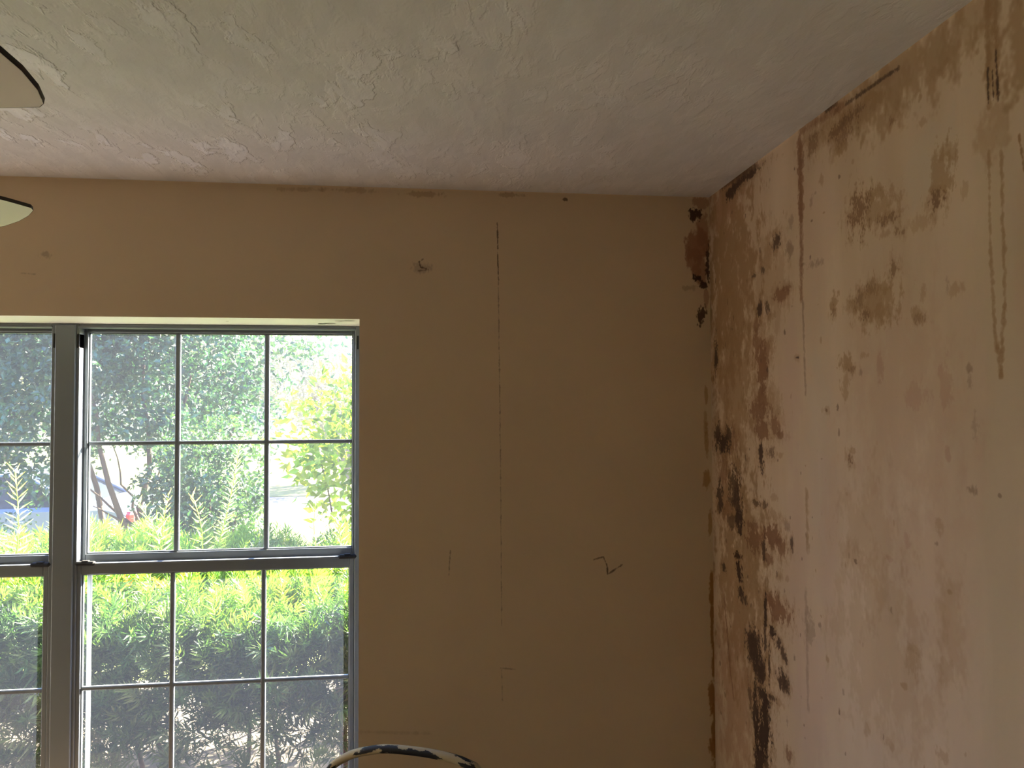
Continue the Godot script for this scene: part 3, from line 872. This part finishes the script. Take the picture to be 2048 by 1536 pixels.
func build_chair():
	var hoop: Array = [Vector3(-.282,.766,.420), Vector3(-.258,.817,.435), Vector3(-.226,.846,.454), Vector3(-.195,.866,.473), Vector3(-.164,.880,.493), Vector3(-.124,.895,.518), Vector3(-.086,.904,.544), Vector3(-.029,.913,.582), Vector3(.008,.917,.608), Vector3(.045,.919,.634), Vector3(.079,.916,.659), Vector3(.106,.900,.680)]
	# the hoop runs on down to the floor on both sides as the rear legs
	var a: Vector3 = hoop[0]
	var b: Vector3 = hoop[hoop.size() - 1]
	var left: Array = [Vector3(a.x - 0.045, 0.0, a.z - 0.035), Vector3(a.x - 0.048, 0.35, a.z - 0.032), Vector3(a.x - 0.045, 0.6, a.z - 0.022), Vector3(a.x - 0.030, 0.74, a.z - 0.012), Vector3(a.x - 0.014, 0.80, a.z - 0.006)]
	var right: Array = [Vector3(b.x + 0.016, 0.80, b.z + 0.010), Vector3(b.x + 0.034, 0.74, b.z + 0.022), Vector3(b.x + 0.045, 0.6, b.z + 0.034), Vector3(b.x + 0.048, 0.35, b.z + 0.038), Vector3(b.x + 0.045, 0.0, b.z + 0.036)]
	var line: Array = left + hoop + right
	# smooth it
	var curve = Curve3D.new()
	for i in line.size():
		var t: Vector3 = (line[mini(i + 1, line.size() - 1)] - line[maxi(i - 1, 0)]) / 6.0
		curve.add_point(line[i], -t, t)
	var pts := []
	var rad := []
	var L := curve.get_baked_length()
	for i in 121:
		pts.append(curve.sample_baked(L * i / 120.0, true))
		rad.append(0.0103)
	var centre = Vector3((left[0].x + right[4].x) / 2, 0, (left[0].z + right[4].z) / 2)
	var across: Vector3 = (right[4] - left[0]).normalized()
	var fwd: Vector3 = across.cross(Vector3.UP).normalized()
	if fwd.z < 0: fwd = -fwd
	var ch = base("chair", centre)
	tag(ch, "old metal chair with a curved tube back, cream paint flaking off black", "chair")
	var rel := func(p: Vector3): return p - centre
	var st = begin()
	var rp := []
	for p in pts: rp.append(rel.call(p))
	tube(st, rp, rad, 16)
	var m = mat(Color.WHITE, 0.6)
	m.metallic_specular = 0.3
	m.albedo_texture = picture(chair_texture())
	m.uv1_scale = Vector3(1.0 / L, 1, 1)
	part("back_hoop", st.commit(), m, ch)
	var cream = mat(Color(0.66, 0.60, 0.47), 0.4)
	# seat: a rounded pan in front of the hoop
	st = begin()
	var hw := 0.19
	var ring := []
	for i in 40:
		var t := TAU * i / 40.0
		var sx := signf(cos(t)) * pow(absf(cos(t)), 0.6) * hw
		var sz := signf(sin(t)) * pow(absf(sin(t)), 0.6) * 0.19 + 0.21
		ring.append(across * sx + fwd * sz)
	var tops := []
	for p in ring: tops.append(p + Vector3(0, 0.455, 0))
	poly(st, tops, Vector3.UP)
	var bots := []
	for p in ring: bots.append(p + Vector3(0, 0.43, 0))
	poly(st, bots, Vector3.DOWN)
	for i in 40:
		var j: int = (i + 1) % 40
		poly(st, [tops[i], tops[j], bots[j], bots[i]], ring[i] + ring[j] - fwd * 0.42)
	part("seat", st.commit(), cream, ch)
	for s in [-1, 1]:
		st = begin()
		var top: Vector3 = across * (0.15 * s) + fwd * 0.35 + Vector3(0, 0.44, 0)
		tube(st, [top, top + Vector3(0, -0.2, 0) + fwd * 0.015 + across * 0.01 * s, top + Vector3(0, -0.44, 0) + fwd * 0.04 + across * 0.02 * s], [0.0103, 0.0103, 0.0103], 12)
		part("front_leg", st.commit(), cream, ch)
		st = begin()
		var q: Vector3 = across * (0.19 * s) + Vector3(0, 0.43, 0)
		tube(st, [q - across * 0.0 * s, q + fwd * 0.06], [0.009, 0.009], 10)
		part("seat_bracket", st.commit(), cream, ch)

# ------------------------------------------------------------------ outside
func ground_y(z: float) -> float:
	var prof := [[2.0, -0.3], [-0.3, -0.3], [-3.0, -0.34], [-8.5, -0.64], [-14.0, -0.78], [-200.0, -0.78]]
	for i in prof.size() - 1:
		if z <= prof[i][0] and z >= prof[i + 1][0]:
			return lerpf(prof[i][1], prof[i + 1][1], (prof[i][0] - z) / (prof[i][0] - prof[i + 1][0]))
	return -0.3

func strip(z0: float, z1: float, x0: float, x1: float, lift: float, thick: float) -> ArrayMesh:
	var st = begin()
	var n := maxi(1, int(absf(z1 - z0) / 1.0))
	for i in n:
		var a := lerpf(z0, z1, float(i) / n)
		var b := lerpf(z0, z1, float(i + 1) / n)
		var ya := ground_y(a) + lift
		var yb := ground_y(b) + lift
		poly(st, [Vector3(x0, ya, a), Vector3(x1, ya, a), Vector3(x1, yb, b), Vector3(x0, yb, b)], Vector3.UP)
		poly(st, [Vector3(x0, ya - thick, a), Vector3(x1, ya - thick, a), Vector3(x1, yb - thick, b), Vector3(x0, yb - thick, b)], Vector3.DOWN)
		for x in [x0, x1]:
			poly(st, [Vector3(x, ya, a), Vector3(x, ya - thick, a), Vector3(x, yb - thick, b), Vector3(x, yb, b)], Vector3(signf(x - (x0 + x1) / 2), 0, 0))
	for z in [z0, z1]:
		var y := ground_y(z) + lift
		poly(st, [Vector3(x0, y, z), Vector3(x1, y, z), Vector3(x1, y - thick, z), Vector3(x0, y - thick, z)], Vector3(0, 0, signf(z - (z0 + z1) / 2)))
	return st.commit()

func build_ground():
	tag(part("ground_bed", strip(-0.3, -3.4, -14, 6, 0.0, 0.3), M.mulch), "dry leafy planting bed under the hedge", "ground", "", "structure")
	tag(part("ground_lawn", strip(-3.4, -14.6, -30, 8, 0.0, 0.3), M.lawn), "sunlit lawn between the hedge and the road", "lawn", "", "structure")
	tag(part("ground_road", strip(-14.6, -17.6, -45, 12, -0.02, 0.3), M.road), "pale grey road crossing beyond the lawn", "road", "", "structure")
	tag(part("ground_verge", strip(-17.6, -60, -45, 12, 0.0, 0.3), M.lawn), "bright grass verge on the far side of the road", "lawn", "", "structure")
	tag(part("ground_drive", strip(-6.9, -10.2, -16, -3.9, 0.012, 0.05), M.drive), "grey driveway that the parked car stands on", "driveway", "", "structure")

# a leaf of four triangles, folded along its rib; grows along +y, width across x, from the origin
func leaf_into(st: SurfaceTool, xf: Transform3D, length: float, width: float, fold := 0.25, droop := 0.15):
	var b = Vector3.ZERO
	var mid = Vector3(0, length * 0.45, 0)
	var tip = Vector3(0, length, -length * droop)
	var l = Vector3(-width / 2, length * 0.42, width * fold)
	var r = Vector3(width / 2, length * 0.42, width * fold)
	for t in [[b, l, mid], [l, tip, mid], [mid, r, b], [mid, tip, r]]:
		var p0: Vector3 = xf * t[0]
		var p1: Vector3 = xf * t[1]
		var p2: Vector3 = xf * t[2]
		var n := (p2 - p0).cross(p1 - p0).normalized()
		for v in [p0, p1, p2]:
			st.set_normal(n)
			st.add_vertex(v)

func aim(dir: Vector3, roll := 0.0) -> Basis:
	var y := dir.normalized()
	var x := y.cross(Vector3.BACK if absf(y.z) < 0.9 else Vector3.RIGHT).normalized()
	return Basis(x, y, x.cross(y)) * Basis(Vector3.UP, roll)

# conifer sprig: upright stem with narrow leaves set spirally
func sprig_mesh(n: int, h: float, leaf: float, r: RandomNumberGenerator) -> ArrayMesh:
	var st = begin()
	for i in n:
		var t := float(i) / (n - 1)
		var an := i * 2.39996 + r.randf() * 0.5
		var up := lerpf(0.5, 1.6, t * t)
		var d := Vector3(cos(an), up, sin(an))
		leaf_into(st, Transform3D(aim(d, r.randf() * 0.6), Vector3(0, h * t, 0)), leaf * lerpf(1.0, 0.65, t) * r.randf_range(0.8, 1.1), leaf * 0.11, 0.2, 0.22)
	for k in 3:
		var a := TAU * k / 3
		var c := TAU * (k + 1) / 3
		poly(st, [Vector3(cos(a) * 0.0025, 0, sin(a) * 0.0025), Vector3(cos(c) * 0.0025, 0, sin(c) * 0.0025), Vector3(0, h, 0)], Vector3(cos((a + c) / 2), 0, sin((a + c) / 2)))
	return st.commit()

# broad-leaved twig end: a spray of n leaves
func spray_mesh(n: int, size: float, leaf: float, ratio: float, r: RandomNumberGenerator) -> ArrayMesh:
	var st = begin()
	for i in n:
		var d := Vector3(r.randfn(), r.randfn() + 0.4, r.randfn()).normalized()
		var at := Vector3(r.randf_range(-1, 1), r.randf_range(-1, 1), r.randf_range(-1, 1)) * size * 0.6
		leaf_into(st, Transform3D(aim(d, r.randf() * TAU), at), leaf * r.randf_range(0.7, 1.15), leaf * ratio, 0.15, 0.15)
	return st.commit()

func scatter(called: String, mesh: Mesh, m: Material, spots: Array, colors: Array, parent: Node) -> MultiMeshInstance3D:
	var mm = MultiMesh.new()
	mm.transform_format = MultiMesh.TRANSFORM_3D
	mm.use_colors = true
	mm.mesh = mesh
	mm.instance_count = spots.size()
	for i in spots.size():
		mm.set_instance_transform(i, spots[i])
		mm.set_instance_color(i, colors[i])
	var o = MultiMeshInstance3D.new()
	o.name = sibling(called, parent)
	o.multimesh = mm
	o.material_override = m
	o.set_meta("kind", "stuff")
	parent.add_child(o, true)
	return o

func vary(c: Color, by: float, r: RandomNumberGenerator) -> Color:
	var k := 1.0 + r.randfn() * by
	return Color(maxf(0.0, c.r * k * (1.0 + r.randfn() * by * 0.5)), maxf(0.0, c.g * k), maxf(0.0, c.b * k * (1.0 + r.randfn() * by * 0.5)))

func hedge_top(x: float, z: float) -> float:
	return 0.82 - 0.16 * smoothstep(-1.35, -0.95, z) - 0.05 * smoothstep(-1.6, -2.6, z) + 0.05 * sin(x * 3.1 + 1.0) + 0.04 * sin(x * 7.3 + z * 4.0) + 0.05 * sin(z * 5.0)

func build_hedge():
	var r = RandomNumberGenerator.new()
	r.seed = 21
	var hedge = base("hedge", Vector3(0, -0.3, 0))
	tag(hedge, "dense hedge of narrow-leaved conifer just outside the window, its top sunlit", "hedge")
	var kinds := [[], [], []]
	var cols := [[], [], []]
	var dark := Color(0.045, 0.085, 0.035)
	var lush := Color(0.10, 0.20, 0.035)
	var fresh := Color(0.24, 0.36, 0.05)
	for i in 11000:
		var x := r.randf_range(-6.4, 0.9)
		var z := r.randf_range(-2.6, -0.95)
		var top := hedge_top(x, z)
		var y := 0.0
		var dir := Vector3.UP
		var u := r.randf()
		var c := dark
		if u < 0.38:                       # top
			y = top - r.randf() * 0.12
			dir = Vector3(r.randfn() * 0.35, 1.0, r.randfn() * 0.35)
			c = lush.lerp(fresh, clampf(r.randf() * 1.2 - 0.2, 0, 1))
		elif u < 0.74:                     # face towards the house
			z = -0.95 - absf(r.randfn()) * 0.14
			var t := pow(r.randf(), 0.62)
			y = lerpf(0.0, top - 0.05, t)
			dir = Vector3(r.randfn() * 0.5, 0.65, 0.9 + r.randfn() * 0.4)
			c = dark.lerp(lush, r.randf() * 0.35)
		elif u < 0.88:                     # far face, towards the sun
			z = -2.6 + absf(r.randfn()) * 0.16
			y = lerpf(0.0, top, r.randf())
			dir = Vector3(r.randfn() * 0.5, 0.7, -0.8 + r.randfn() * 0.4)
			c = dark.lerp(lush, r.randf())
		else:
			y = r.randf_range(0.1, top)
			dir = Vector3(r.randfn(), 0.8, r.randfn())
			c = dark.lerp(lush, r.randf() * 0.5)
		# open towards the foot on the right, where light comes through
		if y < 0.3 and r.randf() < 0.08 + 0.42 * smoothstep(-1.3, -0.5, x): continue
		var k := r.randi() % 3
		var s := r.randf_range(0.8, 1.25)
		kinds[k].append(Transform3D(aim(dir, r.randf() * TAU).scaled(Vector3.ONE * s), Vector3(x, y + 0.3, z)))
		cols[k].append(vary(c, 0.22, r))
	for k in 3:
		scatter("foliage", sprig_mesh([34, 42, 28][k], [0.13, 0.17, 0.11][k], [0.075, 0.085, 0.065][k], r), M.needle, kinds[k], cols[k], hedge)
	# a few withered orange sprigs among the green
	var dry := []
	var dryc := []
	for p in [[-2.02, 0.93, -1.35], [-1.98, 0.99, -1.4], [-1.62, 0.88, -1.2], [-1.28, 0.90, -1.25], [-1.17, 0.93, -1.5], [-0.98, 0.95, -1.6], [-1.45, 0.90, -1.3], [-0.78, 0.9, -1.15]]:
		dry.append(Transform3D(aim(Vector3(r.randfn() * 0.5, 1, 0.5), r.randf() * TAU).scaled(Vector3.ONE * 0.45), Vector3(p[0], p[1] + 0.27, p[2])))
		dryc.append(Color(0.75, 0.30, 0.06))
	scatter("withered_tip", sprig_mesh(26, 0.13, 0.08, r), M.needle, dry, dryc, hedge)
	# woody stems
	for i in 34:
		var x := -6.0 + i * 0.2 + r.randfn() * 0.05
		var z := -1.5 + r.randfn() * 0.22
		var st = begin()
		var p := [Vector3(x, 0.0, z)]
		var q := [0.014]
		for j in 4:
			p.append(p[j] + Vector3(r.randfn() * 0.06, 0.25, r.randfn() * 0.06 + 0.03))
			q.append(0.014 - 0.0025 * (j + 1))
		tube(st, p, q, 7)
		part("stem", st.commit(), M.bark, hedge)
	# the tall young shoots that stand above the clipped top, each with its leaves
	var lm := []
	for v in 3:
		var st = begin()
		leaf_into(st, Transform3D(), 0.085, 0.0095, 0.2, 0.1 + 0.14 * v)
		lm.append(st.commit())
	for s in shoots():
		var foot: Vector3 = s[0]
		var tip: Vector3 = s[1]
		var n: int = s[2]
		var long: float = s[3]
		var st = begin()
		var bend: Vector3 = s[4]
		var path := []
		var rad := []
		for i in 9:
			var t := i / 8.0
			path.append(foot.lerp(tip, t) + bend * sin(t * PI) + Vector3(0, 0.3, 0))
			rad.append(lerpf(0.004, 0.0015, t))
		tube(st, path, rad, 6)
		var sm = StandardMaterial3D.new()
		sm.albedo_color = Color(0.45, 0.55, 0.12)
		sm.roughness = 0.5
		var sh = part("shoot", st.commit(), sm, hedge)
		for i in n:
			var t := 0.08 + 0.92 * i / (n - 1.0)
			var f := minf(t * 8.0, 7.999)
			var at: Vector3 = path[int(f)].lerp(path[int(f) + 1], f - int(f))
			var an := i * 2.39996 + r.randf() * 0.4
			var d := Vector3(cos(an), lerpf(0.35, 1.3, t * t), sin(an))
			var o = MeshInstance3D.new()
			o.name = "leaf" if i == 0 else "leaf_%03d" % i
			o.mesh = lm[r.randi() % 3]
			o.transform = Transform3D(aim(d, r.randf() * 0.5).scaled(Vector3.ONE * long * lerpf(1.0, 0.6, t)), at)
			o.material_override = M.shoot_tip if t > s[5] else M.shoot_leaf
			sh.add_child(o)

func shoots() -> Array:
	# foot, tip, leaves, leaf scale, bend, share of the shoot below the yellow tip
	return [
		[Vector3(-2.14, 0.85, -1.6), Vector3(-2.145, 1.40, -1.6), 44, 1.15, Vector3(0.02, 0, 0), 0.72],
		[Vector3(-1.22, 0.85, -1.8), Vector3(-1.079, 1.53, -1.8), 100, 0.78, Vector3(0.015, 0, 0), 0.97],
		[Vector3(-1.46, 0.82, -1.7), Vector3(-1.55, 1.22, -1.62), 30, 1.15, Vector3(0.05, 0, 0), 0.98],
		[Vector3(-1.46, 0.85, -1.75), Vector3(-1.43, 1.25, -1.72), 30, 0.8, Vector3(-0.02, 0, 0), 0.6],
		[Vector3(-1.25, 0.85, -1.68), Vector3(-1.30, 1.245, -1.7), 30, 1.0, Vector3(0.03, 0, 0), 0.7],
		[Vector3(-1.74, 0.82, -1.5), Vector3(-1.73, 1.13, -1.5), 22, 0.9, Vector3(0.01, 0, 0), 0.98],
		[Vector3(-0.62, 0.82, -1.75), Vector3(-0.66, 1.16, -1.75), 24, 0.95, Vector3(-0.02, 0, 0), 0.98],
		[Vector3(-0.50, 0.82, -1.6), Vector3(-0.52, 1.13, -1.55), 24, 0.95, Vector3(0.02, 0, 0), 0.98],
	]

# a crown of sprays inside an ellipsoid shell; keep(p) may refuse a place
func crown(o: Node, at: Vector3, size: Vector3, n: int, mesh: Mesh, m: Material, c0: Color, c1: Color, r: RandomNumberGenerator, keep = null):
	var spots := []
	var cols := []
	var bump = noise(int(at.x * 100.0) + 3, 0.9, 2)
	var tries := 0
	while spots.size() < n and tries < n * 6:
		tries += 1
		var d := Vector3(r.randfn(), r.randfn(), r.randfn()).normalized()
		var rad := pow(r.randf(), 0.42) * (1.0 + 0.35 * bump.get_noise_3dv(d * 2.0 + at))
		var p := d * rad * size
		if keep and not keep.call(at + p): continue
		spots.append(Transform3D(aim(d + Vector3(r.randfn(), r.randfn(), r.randfn()) * 0.6, r.randf() * TAU).scaled(Vector3.ONE * r.randf_range(0.75, 1.3)), at - o.position + p))
		cols.append(vary(c0.lerp(c1, r.randf()), 0.2, r))
	return scatter("foliage", mesh, m, spots, cols, o)

func limbs(o: Node, foot: Vector3, tops: Array, rad: float, r: RandomNumberGenerator, called := "branch"):
	for t in tops:
		var st = begin()
		var p := []
		var q := []
		for i in 8:
			var k := i / 7.0
			var w := Vector3(r.randfn(), r.randfn() * 0.4, r.randfn()) * 0.06 * sin(k * PI) * foot.distance_to(t) * 0.4
			p.append(foot.lerp(t, k) + w)
			q.append(lerpf(rad, rad * 0.25, k))
		tube(st, p, q, 7)
		part(called, st.commit(), M.bark, o)

func build_garden():
	var r = RandomNumberGenerator.new()
	r.seed = 33
	# dark evergreen that fills the left panes
	var y0 := ground_y(-5.2)
	var t1 = base("evergreen_tree", Vector3(-3.0, y0, -5.4))
	tag(t1, "large dark glossy-leaved evergreen filling the upper left panes behind the hedge", "tree")
	var hole := func(p: Vector3):
		var s: float = 7.28 / (2.28 - p.z)      # ragged gap under the crown, over the branches
		var q := Vector2((p.x) * s, 1.74 + (p.y - 1.74) * s)
		var e := (q - Vector2(-3.05, 1.06)) / Vector2(0.30, 0.24)
		return e.length() > 1.0 + r.randf() * 0.5
	crown(t1, Vector3(-3.5, 2.45, -5.6), Vector3(2.15, 1.75, 1.1), 2600, spray_mesh(16, 0.16, 0.075, 0.45, r), M.leaf, Color(0.025, 0.07, 0.045), Color(0.05, 0.12, 0.065), r, hole)
	crown(t1, Vector3(-5.6, 3.0, -6.2), Vector3(2.2, 2.2, 1.2), 1400, spray_mesh(16, 0.17, 0.08, 0.45, r), M.leaf, Color(0.025, 0.07, 0.045), Color(0.05, 0.12, 0.065), r, hole)
	crown(t1, Vector3(-3.3, 4.1, -5.8), Vector3(2.3, 1.2, 1.2), 1500, spray_mesh(16, 0.17, 0.08, 0.45, r), M.leaf, Color(0.025, 0.07, 0.045), Color(0.05, 0.12, 0.065), r)
	var f = Vector3(0.1, 0, 0)
	limbs(t1, f, [Vector3(-0.9, 2.4, 0.1), Vector3(-0.45, 2.5, 0.3), Vector3(0.0, 2.7, 0.0), Vector3(0.5, 2.5, 0.1), Vector3(0.95, 2.2, -0.1)], 0.045, r)
	limbs(t1, Vector3(0.0, 0.9, 0.05), [Vector3(-0.6, 1.55, 0.3), Vector3(-0.15, 1.8, 0.35), Vector3(0.35, 1.75, 0.3), Vector3(-0.35, 1.2, 0.3)], 0.018, r)
	# lower dark shrub to its right
	var t2 = base("evergreen_shrub", Vector3(-1.95, ground_y(-4.0), -4.1))
	tag(t2, "dark bushy evergreen shrub in the middle panes behind the tall slender shoot", "shrub")
	crown(t2, Vector3(-1.98, 0.95, -4.2), Vector3(0.56, 0.75, 0.5), 620, spray_mesh(16, 0.11, 0.055, 0.45, r), M.leaf, Color(0.035, 0.08, 0.04), Color(0.08, 0.15, 0.055), r)
	limbs(t2, Vector3.ZERO, [Vector3(-0.25, 1.3, 0), Vector3(0.05, 1.5, 0.1), Vector3(0.25, 1.2, 0)], 0.025, r)
	# low foliage by the car's nose at the far left
	var t5 = base("evergreen_shrub", Vector3(-3.6, ground_y(-4.6), -4.6))
	tag(t5, "low dark shrub in front of the parked car, lower left panes", "shrub")
	crown(t5, Vector3(-3.95, 0.30, -4.7), Vector3(0.75, 0.45, 0.4), 160, spray_mesh(14, 0.12, 0.06, 0.45, r), M.leaf, Color(0.03, 0.07, 0.035), Color(0.07, 0.14, 0.05), r)
	# backlit yellow-green bush on the right
	var t3 = base("sunlit_bush", Vector3(-0.35, ground_y(-3.1), -3.2))
	tag(t3, "bright yellow-green bush glowing in the sun, right-hand panes", "bush")
	crown(t3, Vector3(-0.42, 1.42, -3.1), Vector3(0.66, 0.62, 0.6), 330, spray_mesh(11, 0.13, 0.075, 0.5, r), M.bright, Color(0.12, 0.20, 0.02), Color(0.30, 0.36, 0.04), r)
	crown(t3, Vector3(-0.25, 0.95, -2.9), Vector3(0.34, 0.3, 0.3), 60, spray_mesh(9, 0.11, 0.06, 0.5, r), M.bright, Color(0.10, 0.19, 0.025), Color(0.24, 0.32, 0.05), r)
	limbs(t3, Vector3.ZERO, [Vector3(-0.5, 1.7, 0.1), Vector3(-0.2, 2.0, 0.05), Vector3(0.1, 2.1, 0), Vector3(0.3, 1.7, 0.1)], 0.015, r)
	# far trees beyond the road, pale in the light
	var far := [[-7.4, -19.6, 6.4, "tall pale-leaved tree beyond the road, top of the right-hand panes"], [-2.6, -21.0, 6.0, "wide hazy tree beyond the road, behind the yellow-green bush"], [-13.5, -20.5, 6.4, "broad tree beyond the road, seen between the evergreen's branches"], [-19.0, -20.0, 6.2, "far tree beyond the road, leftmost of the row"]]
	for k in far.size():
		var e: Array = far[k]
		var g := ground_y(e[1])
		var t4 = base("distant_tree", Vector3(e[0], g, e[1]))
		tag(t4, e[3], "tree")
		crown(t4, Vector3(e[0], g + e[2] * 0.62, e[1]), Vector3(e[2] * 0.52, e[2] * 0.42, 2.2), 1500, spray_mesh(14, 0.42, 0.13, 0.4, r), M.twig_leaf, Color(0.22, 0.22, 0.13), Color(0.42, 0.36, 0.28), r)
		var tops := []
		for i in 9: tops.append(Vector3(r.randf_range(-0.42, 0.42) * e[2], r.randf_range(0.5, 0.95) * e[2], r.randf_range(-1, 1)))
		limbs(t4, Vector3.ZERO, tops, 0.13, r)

# ------------------------------------------------------------------ parked car, tail to the right
func build_car():
	var zc := -8.6
	var y0 := ground_y(zc) + 0.012
	var car = base("car", Vector3(-6.30, y0, zc))
	tag(car, "silver-blue saloon car parked behind the hedge, red tail lamp to the right", "car")
	# side profile (x along the car, tail at +x), lofted across the width
	var low := [Vector2(-2.25, 0.30), Vector2(-2.28, 0.55), Vector2(-2.15, 0.72), Vector2(-1.2, 0.90), Vector2(-0.85, 0.95), Vector2(1.35, 1.0), Vector2(1.95, 1.0), Vector2(2.2, 0.93), Vector2(2.26, 0.6), Vector2(2.2, 0.30)]
	var st = begin()
	var sec := [[-0.88, 0.93], [-0.80, 1.0], [0.80, 1.0], [0.88, 0.93]]
	var at := func(v: Vector2, s: Array): return Vector3(v.x * (0.985 if s[1] < 1.0 else 1.0), 0.30 + (v.y - 0.30) * s[1], s[0])
	for i in low.size():
		var j: int = (i + 1) % low.size()
		var mid: Vector2 = (low[i] + low[j]) / 2 - Vector2(0, 0.6)
		for k in 3:
			poly(st, [at.call(low[i], sec[k]), at.call(low[j], sec[k]), at.call(low[j], sec[k + 1]), at.call(low[i], sec[k + 1])], Vector3(mid.x, mid.y * 4.0, 0) + Vector3(0, 0, sec[k][0] + sec[k + 1][0]) * 0.4)
	for k in [0, 3]:
		var q := []
		for v in low: q.append(at.call(v, sec[k]))
		poly(st, q, Vector3(0, 0, signf(sec[k][0])))
	part("body", st.commit(), M.car, car)
	# cabin: glass with a painted roof and pillars
	var cab := [Vector2(-0.95, 0.94), Vector2(-0.25, 1.38), Vector2(0.75, 1.42), Vector2(1.5, 0.99)]
	st = begin()
	for i in 3:
		poly(st, [Vector3(cab[i].x, cab[i].y, -0.66), Vector3(cab[i + 1].x, cab[i + 1].y, -0.66), Vector3(cab[i + 1].x, cab[i + 1].y, 0.66), Vector3(cab[i].x, cab[i].y, 0.66)], Vector3(i - 1, 1, 0))
	for s in [-1.0, 1.0]:
		poly(st, [Vector3(cab[0].x, cab[0].y, 0.80 * s), Vector3(cab[1].x, cab[1].y, 0.66 * s), Vector3(cab[2].x, cab[2].y, 0.66 * s), Vector3(cab[3].x, cab[3].y, 0.80 * s)], Vector3(0, 0.3, s))
		for e in [[0, 1], [3, 2]]:
			poly(st, [Vector3(cab[e[0]].x, cab[e[0]].y, 0.80 * s), Vector3(cab[e[1]].x, cab[e[1]].y, 0.66 * s), Vector3(cab[e[0]].x, cab[e[0]].y, 0.60 * s)], Vector3(signf(e[0] - 1.0), 0.5, 0))
	part("cabin_glass", st.commit(), M.car_glass, car)
	st = begin()
	cbox(st, Vector3(-0.3, 1.385, -0.68), Vector3(0.8, 1.43, 0.68), 0.02)
	part("roof", st.commit(), M.car, car)
	for s in [-1.0, 1.0]:
		for e in [[Vector3(-0.97, 0.95, 0.81), Vector3(-0.26, 1.40, 0.67)], [Vector3(0.25, 0.97, 0.81), Vector3(0.22, 1.40, 0.67)], [Vector3(1.52, 0.99, 0.81), Vector3(0.78, 1.42, 0.67)]]:
			st = begin()
			tube(st, [e[0] * Vector3(1, 1, s), e[1] * Vector3(1, 1, s)], [0.035, 0.035], 8)
			part("pillar", st.commit(), M.car, car)
		for x in [-1.42, 1.38]:
			st = begin()
			var xf = Transform3D(Basis(Vector3.RIGHT, PI / 2), Vector3(x, 0.31, 0.79 * s))
			lathe(st, [Vector2(0.19, -0.1), Vector2(0.29, -0.1), Vector2(0.31, -0.07), Vector2(0.31, 0.07), Vector2(0.29, 0.1), Vector2(0.19, 0.1)], 28, xf)
			var wh = part("wheel", st.commit(), M.tyre, car)
			st = begin()
			lathe(st, [Vector2(0.0, -0.085), Vector2(0.19, -0.075), Vector2(0.195, 0.075), Vector2(0.0, 0.085)], 24, xf)
			part("hub_cap", st.commit(), M.rim, wh)
		st = begin()
		cbox(st, Vector3(1.86, 0.70, 0.70 * s - 0.17), Vector3(2.262, 0.92, 0.70 * s + 0.17), 0.04)
		tag(part("tail_lamp", st.commit(), M.tail, car), "red tail lamp", "")
		st = begin()
		cbox(st, Vector3(-2.26, 0.58, 0.62 * s - 0.15), Vector3(-1.95, 0.72, 0.62 * s + 0.15), 0.04)
		part("head_lamp", st.commit(), M.clear_lens, car)
		for x in [-0.35, 0.72]:
			part("door_handle", box_mesh(Vector3(x, 0.80, 0.872 * s - 0.014), Vector3(x + 0.17, 0.825, 0.872 * s + 0.014), 0.006), M.rim, car)
	part("rear_bumper", box_mesh(Vector3(2.1, 0.3, -0.84), Vector3(2.32, 0.56, 0.84), 0.05), M.car, car)
	part("front_bumper", box_mesh(Vector3(-2.36, 0.26, -0.84), Vector3(-2.15, 0.52, 0.84), 0.05), M.car, car)
	part("side_trim", box_mesh(Vector3(-1.0, 0.53, 0.845), Vector3(1.0, 0.575, 0.905), 0.008), M.rim, car)
